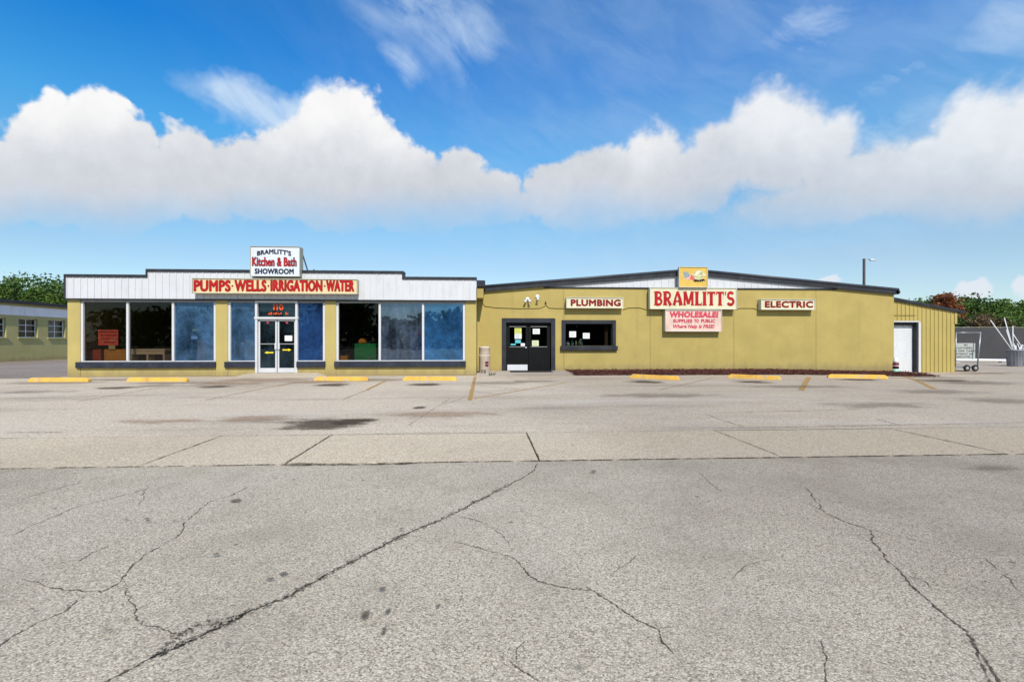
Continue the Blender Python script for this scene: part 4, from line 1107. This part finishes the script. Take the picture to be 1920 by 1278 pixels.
def em(pts, m, lay, name):
    q = [at(1200 + a * 200 / 1826, 490 + b * 140 / 1278, yf) for a, b in pts]; pp = [(x, z) for x, _, z in q]
    ar = sum(pp[k][0] * pp[(k + 1) % len(pp)][1] - pp[(k + 1) % len(pp)][0] * pp[k][1] for k in range(len(pp)))
    if ar < 0: pp.reverse()
    MB().prism(pp, yf - .002 * (lay + 1), yf - .002 * lay).build(name, m, t)


M['em_blue'] = paint('emblem_blue_grey', (.24, .30, .32), .5, .25, 20); M['em_red'] = paint('emblem_red', (.62, .12, .10), .5, .2, 20)
M['em_head'] = paint('emblem_pale_feathers', (.52, .50, .28), .5, .35, 14); M['em_white'] = paint('emblem_white', (.74, .70, .55), .5, .1, 20); M['em_beak'] = paint('emblem_beak', (.62, .58, .40), .5, .15, 20)
em([(735, 182), (815, 178), (850, 225), (865, 262), (845, 285), (770, 300)], 'em_blue', 0, 'flag_canton')
for k in range(6):
    em([(770 + 14 * k, 296 + 4 * k - 2 * k), (835 + 8 * k, 268 - 9 * k), (890 + 6 * k, 215 + 9 * k), (930, 228 + 17 * k), (920, 244 + 17 * k), (880, 236 + 14 * k), (845, 285 + 3 * k), (790 + 12 * k, 308 + 5 * k)], 'em_red' if k % 2 else 'em_white', 1 + k * .5, 'flag_stripe')
em([(915, 240), (925, 190), (960, 160), (1010, 148), (1060, 160), (1085, 190), (1090, 230), (1060, 270), (1070, 300), (1010, 318), (940, 310), (918, 280)], 'em_head', 4.5, 'eagle_head')
em([(1078, 195), (1110, 205), (1128, 232), (1130, 268), (1118, 255), (1090, 250), (1066, 262), (1068, 230)], 'em_beak', 5.5, 'eagle_beak')
em([(1030, 205), (1058, 200), (1052, 214), (1034, 216)], 'black', 5.6, 'eagle_eye')
em([(930, 305), (1010, 318), (1095, 300), (1118, 335), (1085, 325), (1070, 352), (1050, 328), (1030, 358), (1012, 330), (988, 360), (975, 335), (945, 358), (945, 335), (912, 352)], 'black', 5.7, 'eagle_feathers')
em([(960, 180), (1010, 165), (1050, 175), (1010, 190), (985, 215), (960, 240), (945, 220)], 'em_white', 5.8, 'eagle_highlight')

# ------------------------------------------------------------------ small things on the store wall
cb_ = MB()
for run in ([(902, 545), (905, 566), (909, 573), (930, 576), (975, 577.5), (1012, 577), (1022, 573), (1024, 570)], [(1024, 571), (1030, 576.5), (1045, 577.3), (1063, 577)], [(1169, 580), (1178, 576.3), (1200, 576), (1212, 579.5), (1220, 579)], [(1380, 579.5), (1388, 577), (1412, 577), (1420, 579.5), (1428, 579)]):
    P = [Vector(at(a, b, YR - .03)) for a, b in run]; cb_.tube(P, .014, 6)
tag(cb_.build('power_conduit', 'shed', None, True), 'thin yellow painted cable looping along the wall between the store signs', 'cable')


def flood(px_, py_, heads, label):
    c = Vector(at(px_, py_, YR)); t = thing('security_light', label, 'lamp', c, 'lamps above the black door')
    k = MB().lathe([(.085, 0), (.085, .03), (.05, .05)], n=14).build('mount', 'lamp_glass', t, True); k.rotation_euler = (radians(90), 0, 0); k.location = (0, -.001, 0)
    for dxh, dzh in heads:
        e = c + Vector((dxh, -.20, dzh)); d_ = (e - (c + Vector((0, -.05, 0)))).normalized()
        MB().tube([c + Vector((0, -.045, 0)), c + Vector((dxh * .4, -.10, dzh * .3))], .016, 6).build('arm', 'steel', t)
        p0 = c + Vector((dxh * .4, -.10, dzh * .3)); MB().tube([p0, p0 + d_ * .09, p0 + d_ * .16], .028, 10, .058).build('lamp_head', 'lamp_glass', t, True)


flood(989, 561, ((-.12, -.13), (.08, -.10)), 'white twin security spotlight above the black double door')
flood(1007.5, 556, ((.0, -.14), ), 'single grey security lamp right of the twin spotlight')
c = Vector(at(1023, 569, YR)); t = thing('junction_box', 'tiny dark junction box where the wall cable kinks', 'junction box', c)
B(c.x - .03, c.x + .03, YR - .05, YR - .001, c.z - .05, c.z + .05).build('box', 'charcoal', t, bevel=.006); MB().tube([(c.x, YR - .025, c.z + .05), (c.x - .02, YR - .025, c.z + .10)], .012, 6).build('nipple', 'charcoal', t)

# waste bin by the corner
bx_, by_ = at(908.5, 700, 18.75)[0], 18.75
t = thing('waste_bin', 'tall beige waste bin with dark red label standing in the building corner', 'bin', (bx_, by_, .03))
MB().lathe([(.205, 0), (.22, .03), (.222, .66), (.235, .68), (.235, .72), (.215, .735)], (bx_, by_, .03), 28).build('body', 'beige', t, True)
MB().lathe([(.205, 0), (.215, .03), (.215, .25), (.225, .26), (.225, .29), (.16, .32), (.04, .335)], (bx_, by_, .766), 28).build('lid', 'beige', t, True)
lb = MB()
for z, w_ in ((.39, .15), (.28, .15)):
    for k in range(5):
        a = -pi / 2 + .12 + k * .13; a2 = a + (.13 if k < 4 else .1)
        lb.quad(*[(bx_ + .226 * cos(q), by_ + .226 * sin(q), .03 + zz + random.uniform(-.008, .008)) for q, zz in ((a, z), (a2, z), (a2, z + .085), (a, z + .085))])
lb.build('label', 'maroon', t)
sw_ = MB()
for a in (-pi / 2 - .6, -pi / 2 - .1, -pi / 2 + .1):
    pts = [(bx_ + .228 * cos(a + .22 * sin(k * .5) * (1 if a < -1.9 else .15)), by_ + .228 * sin(a + .22 * sin(k * .5)), .04 + k * .03) for k in range(6)]; sw_.tube(pts, .016, 5)
sw_.build('scuff_mark', 'black', t)
# container at the far corner
cx_, cy_ = at(1679.5, 690, 19.3)[0], 19.3; zc = g(cx_, cy_)
t = thing('striped_container', 'small white maroon and mint container at the right end of the store wall', 'container', (cx_, cy_, zc))
MB().lathe([(.10, 0), (.105, .24)], (cx_, cy_, zc), 18).build('lower_band', 'mint', t, True)
MB().lathe([(.108, 0), (.108, .24)], (cx_, cy_, zc + .241), 18).build('label_band', 'maroon', t, True)
MB().lathe([(.10, 0), (.10, .10), (.06, .15), (.05, .24)], (cx_, cy_, zc + .482), 18).build('top', 'pvc', t, True)
MB().lathe([(.1085, 0), (.1085, .03)], (cx_, cy_, zc + .34), 18).build('stripe', 'paper', t, True)

# ------------------------------------------------------------------ wheel stops
SL = ['leftmost yellow wheel stop at the showroom corner', 'yellow wheel stop before the second shop window', 'chipped yellow wheel stop just right of the showroom doors', 'yellow wheel stop before the rightmost showroom window',
      'yellow wheel stop under the pink wholesale sign', 'yellow wheel stop left of the ELECTRIC sign', 'rightmost yellow wheel stop near the striped container']
for k, (p, q) in enumerate([((51, 716), (164, 716)), ((236, 715.5), (349, 715.5)), ((588, 714), (690, 714)), ((755, 713.5), (856, 713.5)), ((1184, 708.5), (1276, 713)), ((1368, 708.5), (1468, 713)), ((1555, 708), (1668, 711))]):
    a, b = gp(*p), gp(*q); L = (b - a).length; ang = atan2(b.y - a.y, b.x - a.x); mid = (a + b) / 2
    mb = MB(); h, dpt, ch = .135, .17, .09
    secs = [(-L / 2, .55), (-L / 2 + ch, 1), (-L * .17, 1), (L * .21, 1), (L / 2 - ch, 1), (L / 2, .55)]
    for x, s_ in secs:
        hh = h * s_ + random.uniform(-.004, .003)
        mb.v += [(x, 0, 0), (x, .032, hh), (x, dpt - .032, hh), (x, dpt, 0)]
    for j in range(len(secs) - 1):
        i = 4 * j
        for e in range(3): mb.f.append((i + e, i + 4 + e, i + 5 + e, i + 1 + e))
    mb.f += [(0, 1, 2, 3), (23, 22, 21, 20)]
    o = mb.build('wheel_stop', 'stop', None, bevel=.012, seg=2); o.location = (mid.x, mid.y + .09, mid.z + .003); o.rotation_euler = (0, 0, ang); tag(o, SL[k], 'wheel stop', 'wheel stops before the buildings')

# ------------------------------------------------------------------ shed on the right
YH = 20.5
def hx(px): return at(px, 640, YH)[0]
sx0, sx1 = XE1 + .01, hx(1790)
zg = -.13
sh = thing('metal_shed', 'yellow ribbed metal lean to shed with white roller door', 'shed', ((sx0 + sx1) / 2, YH, zg))
def sroof(x): return 3.18 - (x - sx0) * (3.18 - 2.62) / (sx1 - sx0)
do0, do1, doz = hx(1676) - .15, hx(1721), 2.14
n = round((sx1 - sx0) / .20); w = (sx1 - sx0) / n
for k in range(n):
    a, b = sx0 + k * w, sx0 + (k + 1) * w; z0 = zg if a > do1 - .02 else doz + .06
    if a < do1 - .02 < b: z0 = doz + .06 if (b - do1) < .1 else zg
    p = rib_panel(w, (sroof(a), sroof(b)), z0, YH, .022); p.v = [(x + a, y, z) for x, y, z in p.v]; p.build('wall_sheet', 'shed', sh)
B(do1 + .08, sx1, YH + .012, YH + .05, zg, 2.6).build('wall_backing', 'shed_dark', sh)
B(sx0, do1 + .08, YH + .012, YH + .05, doz + .07, 2.6).build('wall_backing', 'shed_dark', sh)
MB().prism([(sx0, 1.9 + .72), (sx1, 2.601), (sx1, sroof(sx1) - .01), (sx0, sroof(sx0) - .01)], YH + .012, YH + .04).build('wall_backing', 'shed_dark', sh)
B(sx1 - .05, sx1, YH + .05, 33, zg, sroof(sx1) - .02).build('side_wall', 'shed', sh)
df = MB().box(do0 - .05, do1 + .02, YH - .05, YH + .10, doz, doz + .055).box(do1, do1 + .10, YH - .05, YH + .10, zg, doz - .001).build('door_frame', 'frame_white', sh, bevel=.004)
B(do1 - .055, do1 - .002, YH + .02, YH + .26, zg, doz - .002).build('door_track', 'charcoal', sh)
B(do0, do1 - .056, YH + .10, YH + .25, doz - .12, doz - .003).build('door_hood', 'charcoal', sh)
rd = B(do0, do1 - .056, YH + .24, YH + .28, zg, doz - .004).build('roller_door', 'frame_grey', sh)
ns = 24; hh = (doz - .12 - zg) / ns; shm = None
for k in range(ns):
    if shm is None:
        mb = MB().prismx([(YH + .238, zg + .004), (YH + .238, zg + hh - .004), (YH + .222, zg + hh - .008), (YH + .205, zg + hh * .5), (YH + .222, zg + .010)], do0, do1 - .06)
        f0 = mb.build('slat', 'shutter', rd); shm = f0.data; c0 = WL[f0]
    else: link('slat', shm, 'shutter', rd, c0 + Vector((0, 0, hh * k)))
MB().prism([(sx0, sroof(sx0) + .002), (sx1 + .42, sroof(sx1 + .42) + .002), (sx1 + .42, sroof(sx1 + .42) + .11), (sx0, sroof(sx0) + .13)], YH - .10, 33).build('roof', 'charcoal', sh)
B(sx1 + .002, sx1 + .40, YH + .1, 33, sroof(sx1) - .17, sroof(sx1) - .10).build('soffit', 'shed', sh)
B(sx1 - .02, sx1 + .09, YH - .03, YH + .06, sroof(sx1) - .55, sroof(sx1) - .02).build('corner_trim', 'shed', sh)
B(sx0 + .02, hx(1716), YH - .033, YH - .0235, 2.44, 2.46).build('seam', 'shed_dark', sh)

# ------------------------------------------------------------------ yard behind: cart, sign, fence, bins, pipe, pole
def gz(x, y): return g(x, y)
yc = 21.0
xa, xb = at(1791, 640, yc)[0], at(1833, 640, yc)[0]; zc = gz(xa, yc)
ct = thing('panel_cart', 'steel hand cart with upright frame and two black wheels beside the shed', 'cart', ((xa + xb) / 2, yc, zc))
ztop = at(1838, 622, yc)[2]; xt = at(1838.5, 640, yc)[0]
MB().tube([(xb - .02, yc, zc + .12), (xt, yc, ztop)], .028, 8).build('post', 'steel', ct, True)
MB().tube([(xa, yc, zc + .12), (xa + .04, yc, ztop - .02)], .028, 8).build('post', 'steel', ct, True)
MB().tube([(xa + .04, yc, ztop - .04), (xt, yc, ztop - .03)], .022, 8).build('top_rail', 'steel', ct, True)
MB().tube([(xa - .3, yc, zc + .42), (xb + .05, yc, zc + .42)], .02, 8).build('middle_rail', 'steel', ct, True)
B(xa - .35, xb + .02, yc - .05, yc + .5, zc + .17, zc + .22).build('deck', 'steel', ct)
for px_ in (1808, 1823.5):
    x = at(px_, 640, yc)[0]
    wv = MB().lathe([(.06, -.035), (.145, -.03), (.158, 0), (.145, .03), (.06, .035)], n=22).build('wheel', 'rubber', ct); wv.rotation_euler = (radians(90), 0, 0); wv.location = Vector((x, yc - .08, zc + .158)) - WL[ct]; WL[wv] = Vector((x, yc - .08, zc + .158))
    hb = MB().lathe([(.075, -.04), (.075, .03), (.03, .045)], n=14).build('hub', 'frame_grey', ct); hb.rotation_euler = (radians(90), 0, 0); hb.location = Vector((x, yc - .08, zc + .158)) - WL[ct]
ys = 21.25
t = thing('yard_sign', 'grey board beside the shed warning customers about the pipe yard', 'sign', (at(1808, 640, ys)[0], ys, zc + .5))
x1 = at(1828.5, 640, ys)[0]; x0 = x1 - 1.12; z1 = at(1810, 643, ys)[2]; z0 = at(1810, 673, ys)[2]
M['board_grey'] = paint('pale_grey_board', (.40, .42, .40), .7, .08, 3, grime=.3)
B(x0, x1, ys, ys + .02, z0, z1).build('board', 'board_grey', t)
lh = (z1 - z0) / 5.4
for k, (s_, a, b) in enumerate(((None, 0, 0), ('CUSTOMERS', .14, .84), ('IN PIPE YARD', .04, .98), ('WITHOUT AN', .10, .88), ('EMPLOYEE', .18, .78))):
    if s_ is None:
        for ch, a_, b_ in (('N', .50, .57), ('O', .585, .66)): text(ch, x0 + (x1 - x0) * a_, x0 + (x1 - x0) * b_, z1 - lh * .95, z1 - lh * .33, ys - .001, 'black', t, name='letter', bold=.02, depth=.003)
        continue
    text(s_, x0 + (x1 - x0) * a, x0 + (x1 - x0) * b, z1 - lh * (k + .95), z1 - lh * (k + .33), ys - .001, 'black', t, bold=.02, depth=.003, space=1.2)
# privacy fence
yf_ = 33.5; fx0, fx1 = 21.0, 47.0
t = thing('screened_fence', 'grey screened chain link fence closing the pipe yard', 'fence', ((fx0 + fx1) / 2, yf_, -.11))
npn = 9; w = (fx1 - fx0) / npn; zt = at(1850, 613.5, yf_)[2]
for k in range(npn + 1):
    x = fx0 + k * w; MB().tube([(x, yf_ + .06, -.11), (x, yf_ + .06, zt + .03)], .035, 8).build('post', 'steel', t, True)
    if k < npn:
        mb = MB(); m_ = 10
        for j in range(m_ + 1):
            xx = x + w * j / m_; y_ = yf_ + .03 * sin(j * 1.3 + k) * .6
            mb.v += [(xx, y_, -.06), (xx, y_ + random.uniform(-.015, .015), zt - .05 - .03 * sin(pi * j / m_) * random.uniform(.3, 1))]
        for j in range(m_): mb.f.append((2 * j, 2 * j + 2, 2 * j + 3, 2 * j + 1))
        mb.build('screen_panel', 'fence', t, True)
MB().tube([(fx0, yf_ + .06, zt), (fx1, yf_ + .06, zt)], .02, 6).build('top_rail', 'sign_edge', t)
# long pipe on the ground
yp = 29.5; za = -.11
t = thing('plastic_pipe', 'long white pipe lying on blocks before the yard fence', 'pipe', (at(1840, 0, yp)[0], yp, za))
p0, p1 = at(1760, 0, yp)[0], at(1893, 0, yp)[0]
MB().tube([(p0, yp, za + .20), (p1, yp, za + .13)], .095, 14).build('pipe', 'pvc', t, True)
for x in (p1 - .5, p0 + 1.2): B(x - .15, x + .15, yp - .12, yp + .12, za, za + .06).build('block', 'barrel', t)
# two bins of pipe offcuts
for k, (px_, Y, lab) in enumerate(((1903, 25.0, 'grey ribbed bin crammed with white pipe offcuts beside the pipe'), (1928, 25.3, 'grey ribbed bin of pipes cut off by the right edge of the photo'))):
    x = at(px_, 640, Y)[0]; z = gz(x, Y); t = thing('pipe_bin', lab, 'bin', (x, Y, z), 'bins of pipe offcuts')
    MB().lathe([(.30, 0), (.31, .02), (.37, .86), (.395, .87), (.395, .93), (.35, .935), (.345, .80)], (x, Y, z), 28).build('body', 'barrel', t, True)
    rb = MB()
    for q in range(18):
        a = 2 * pi * q / 18; rb.tube([(x + .312 * cos(a), Y + .312 * sin(a), z + .05), (x + .370 * cos(a), Y + .370 * sin(a), z + .84)], .013, 5)
    rb.build('rib', 'barrel', t)
    for q in range(11):
        a = random.uniform(0, 2 * pi); r = random.uniform(0, .2); b_ = Vector((x + r * cos(a), Y + r * sin(a), z + .35)); ln = random.uniform(.65, .95)
        tp = b_ + Vector((random.uniform(-.3, .3), random.uniform(-.2, .2), ln))
        if k == 0 and q == 0: tp = Vector(at(1857, 600, Y)); b_ = Vector((x + .1, Y - .1, z + .4))
        if k == 0 and q == 1: tp = Vector(at(1883, 596, Y)); b_ = Vector((x + .05, Y, z + .4))
        if k == 0 and q == 2: tp = Vector(at(1899, 611, Y)); b_ = Vector((x - .05, Y + .05, z + .4))
        if k == 0 and q == 3: tp = Vector(at(1887, 618, Y)); b_ = Vector((x - .02, Y - .05, z + .4))
        if k == 1 and q == 0: tp = Vector(at(1898, 624, Y)); b_ = Vector((x - .05, Y - .05, z + .5))
        MB().tube([b_, tp], random.uniform(.015, .024), 8).build('pipe_offcut', 'pvc', t, True)
# light pole behind the store
yl = 46.5; x = at(1620, 640, yl)[0]; zt = at(1620, 485, yl)[2]
t = thing('light_pole', 'dark wooden pole with a small lamp arm behind the store roof', 'street lamp', (x, yl, -.11))
MB().tube([(x, yl, -.15), (x, yl, zt)], .14, 10, .12).build('pole', 'pole', t, True)
e = Vector(at(1634, 487, yl)); MB().tube([(x, yl, zt - .12), (x + .4, yl, zt - .02), tuple(e)], .03, 6).build('arm', 'steel', t)
MB().tube([tuple(e + Vector((-.15, 0, -.02))), tuple(e + Vector((.1, 0, .0))), tuple(e + Vector((.45, 0, -.06)))], .12, 10, .06).build('lamp_head', 'lamp_glass', t, True)

# ------------------------------------------------------------------ block building at the far left
XB = -29.5; yb0, yb1 = 22.0, 46.0; zr = 3.85
t = thing('block_building', 'long pale yellow block building with small grid windows at the left edge', 'building', (XB - 4, 34, 0))
wins = [(y, y + 1.33) for y in (26.0, 28.05, 30.1, 32.2, 34.28, 36.4, 38.5, 40.6)]
mb = MB(); z0, z1 = 1.53, 2.72; prev = yb0
for a, b in wins + [(yb1, yb1)]:
    mb.box(XB - .3, XB, prev, a, 0, 2.92)
    if a < yb1: mb.box(XB - .3, XB, a, b, 0, z0); mb.box(XB - .3, XB, a, b, z1, 2.92)
    prev = b
mb.build('wall', 'block', t)
B(XB - .3, XB + .02, yb0, yb1, 2.921, 3.50).build('band', 'white_band', t); B(XB - .3, XB, yb0, yb1, 3.501, 3.66).build('upper_wall', 'block', t)
B(XB - 9, XB + .25, yb0 - .2, yb1 + .2, 3.661, zr).build('roof', 'charcoal', t)
B(XB - 8.8, XB - .3, yb0, yb0 + .25, 0, 3.66).build('wall', 'block', t); B(XB - 8.8, XB - 8.55, yb0 + .26, yb1, 0, 3.66).build('wall', 'block', t)
B(XB - 8.5, XB - .31, yb0 + .26, yb1, .0, .05).build('floor', 'int_floor', t); B(XB - 2.2, XB - 2.1, yb0 + .26, yb1, .06, 3.6).build('inner_wall', 'interior', t)
for i, (a, b) in enumerate(wins):
    wf = MB().box(XB - .20, XB - .16, a, a + .035, z0, z1).box(XB - .20, XB - .16, b - .035, b, z0, z1).box(XB - .20, XB - .16, a + .035, b - .035, z1 - .035, z1).box(XB - .20, XB - .16, a + .035, b - .035, z0, z0 + .035)
    w_ = wf.build('window', 'white_band', t)
    ym = (a + b) / 2
    B(XB - .198, XB - .158, ym - .018, ym + .018, z0 + .036, z1 - .036).build('mullion', 'white_band', w_)
    for k in (1, 2):
        z = z0 + (z1 - z0) * k / 3
        for c, d in ((a + .036, ym - .019), (ym + .019, b - .036)): B(XB - .197, XB - .159, c, d, z - .016, z + .016).build('bar', 'white_band', w_)
    for k in range(3):
        for c, d in ((a + .036, ym - .019), (ym + .019, b - .036)):
            za, zb = z0 + (z1 - z0) * k / 3 + .017, z0 + (z1 - z0) * (k + 1) / 3 - .017
            MB().quad((XB - .18, c, za), (XB - .18, d, za), (XB - .18, d, zb), (XB - .18, c, zb)).build('pane', 'g_dark', w_)
    B(XB - .158, XB + .07, a - .06, b + .06, z0 - .09, z0 - .001).build('window_sill', 'block', t)
    if i in (2, 4): B(XB - .45, XB - .43, a + .1, b - .1, z0 + .1 if i == 4 else z1 - .5, z1 - .1).build('blind', 'white_band', w_)
    if i == 3: B(XB - .45, XB - .43, a + .1, ym - .1, z0 + .4, z1 - .1).build('blind', 'white_band', w_)


# ------------------------------------------------------------------ trees
def crown_mesh(c, rx_, ry_, rz_, clumps, leaves, size, rnd, name, m, parent, spread=.20, droop=0):
    mb = MB(); cen = []
    for _ in range(clumps):
        while True:
            p = Vector((rnd.uniform(-1, 1), rnd.uniform(-1, 1), rnd.uniform(-1, 1)))
            if .25 < p.length < 1: break
        p *= (.60 + .42 * rnd.random()) / max(p.length, .55); cen.append((Vector((p.x * rx_, p.y * ry_, p.z * rz_)), rnd.uniform(.6, 1.3)))
    for q, s in cen:
        for _ in range(leaves):
            gs = [max(-1.7, min(1.7, rnd.gauss(0, 1))) for _ in range(3)]; o = c + q + Vector((gs[0] * rx_ * spread * s, gs[1] * ry_ * spread * s, gs[2] * rz_ * spread * s * .75))
            a = Vector((rnd.gauss(0, 1), rnd.gauss(0, 1), rnd.gauss(0, .7))).normalized(); b = a.cross(Vector((rnd.gauss(0, 1), rnd.gauss(0, 1), rnd.gauss(0, 1)))).normalized()
            l = size * rnd.uniform(.6, 1.4); a *= l; b *= l * .62
            mb.quad(tuple(o - a), tuple(o - b), tuple(o + a), tuple(o + b))
    return mb.build(name, m, parent), cen


def tree(x, y, zb, ztop, r, m, label, seed, group, crown_low=None, clumps=44, leaves=80, size=.16, name='tree', spread=.2, sx=1.0):
    rnd = random.Random(seed); t = thing(name, label, 'tree', (x, y, zb), group)
    lo = zb + (ztop - zb) * .16 if crown_low is None else crown_low; cz = (lo + ztop) / 2; c = Vector((x, y, cz)); hz = (ztop - lo) / 2
    tk = MB(); bend = rnd.uniform(-.3, .3)
    tk.tube([(x, y, zb - .1), (x + bend * .3, y, zb + (cz - zb) * .5), (x + bend, y, cz), (x + bend * 1.2, y, cz + hz * .6)], .22, 8, .05)
    cr, cen = crown_mesh(c, r * sx, r, hz * .93, clumps, leaves, size, rnd, 'crown', m, t, spread)
    for q, s in cen[:9]: tk.tube([(x + bend * .6, y, zb + (cz - zb) * .75), tuple(c + q * .5), tuple(c + q * .92)], .075, 5, .02)
    tk.build('trunk', 'bark', t, True)
    return t


GR = 'trees behind the yard fence'
for k, (px_, top, Y, r, m, lab) in enumerate([
        (1722, 558, 43, 1.9, 'leaf', 'small green tree rising right behind the shed roof'), (1752, 552, 45, 2.5, 'leaf', 'green tree just left of the rusty coloured tree'),
        (1768, 553, 41.5, 1.5, 'leaf_rust', 'rusty orange brown tree among the green ones'), (1806, 550, 46, 2.6, 'leaf3', 'dark green tree just right of the rusty tree'),
        (1842, 556, 45, 2.6, 'leaf2', 'bright green tree above the left part of the grey fence'), (1872, 563, 44, 2.4, 'leaf', 'green tree above the bin with the long pipes'),
        (1900, 566, 46, 2.4, 'leaf2', 'bright green tree over the pipe bins near the right edge'), (1926, 558, 44, 2.5, 'leaf3', 'dark green tree at the right edge of the photo'), (1968, 552, 45, 3.0, 'leaf', 'green tree beyond the right edge')]):
    x = at(px_, 640, Y)[0]; zt = at(px_, top, Y)[2]
    tree(x, Y, -.12, zt, r, m, lab, 100 + k, GR, crown_low=.9, clumps=52, leaves=95, size=.13, spread=.17)
for k, (px_, top, Y, r, m, lab) in enumerate([(1815, 588, 37.5, 1.5, 'leaf_dry', 'brown dry bush behind the fence beside the shed'), (1846, 590, 38, 1.5, 'leaf_dry', 'dry bush above the fence left of the long pipes'),
                                               (1885, 588, 38, 1.7, 'leaf', 'low green bush above the fence by the pipe bins'), (1918, 586, 38, 1.7, 'leaf2', 'low green bush above the fence at the right edge'), (1790, 590, 38.5, 1.6, 'leaf3', 'low dark bush hidden partly by the shed')]):
    x = at(px_, 640, Y)[0]; zt = at(px_, top, Y)[2]
    tree(x, Y, -.12, zt, r, m, lab, 200 + k, 'bushes behind the yard fence', crown_low=.0, clumps=36, leaves=80, size=.10, name='bush', sx=1.25)
for k, (px_, top, Y, r, m, lab) in enumerate([
        (-18, 530, 55, 3.2, 'leaf', 'green tree at the left edge over the block building'), (22, 527, 56, 3.0, 'leaf2', 'bright green tree left of the tallest one over the block building'), (62, 514, 57, 3.4, 'leaf3', 'tallest dark green tree over the block building'),
        (96, 529, 56, 2.8, 'leaf', 'green tree right of the tallest one over the block building'), (124, 541, 57, 2.6, 'leaf3', 'dark green tree touching the showroom corner'), (150, 545, 58, 2.8, 'leaf', 'green tree mostly hidden behind the showroom corner')]):
    x = at(px_, 640, Y)[0]; zt = at(px_, top, Y)[2]
    tree(x, Y, -.12, zt, r, m, lab, 300 + k, 'trees behind the block building', crown_low=1.6, clumps=56, leaves=95, size=.16, spread=.17)
x = at(583, 640, 42)[0]; tree(x, 42, -.12, at(583, 500, 42)[2], 1.7, 'leaf3', 'sparse tree top peeking over the showroom parapet by the roof sign', 401, None, clumps=22, leaves=20, size=.11)
# the wood across the road behind the photographer, seen mirrored in the glass
rnd = random.Random(55); mb = MB()
for k in range(95):
    x = -62 + 124 * k / 94 + rnd.uniform(-1, 1); h = rnd.uniform(3.5, 7.0) + (3.5 if 25 < k < 33 else 0); y = -48 + rnd.uniform(-3, 3); r = rnd.uniform(1.4, 2.4)
    for _ in range(260):
        o = Vector((x + rnd.gauss(0, .5) * r * 1.3, y + rnd.gauss(0, .5) * r, h * (rnd.random() ** .7))); a = Vector((rnd.gauss(0, 1), rnd.gauss(0, 1), rnd.gauss(0, 1))).normalized() * .42; b = a.orthogonal() * .7
        mb.quad(tuple(o - a), tuple(o - b), tuple(o + a), tuple(o + b))
tag(mb.build('far_wood', 'leaf3'), 'far line of trees across the road mirrored in the shop glass', 'wood', kind='stuff')
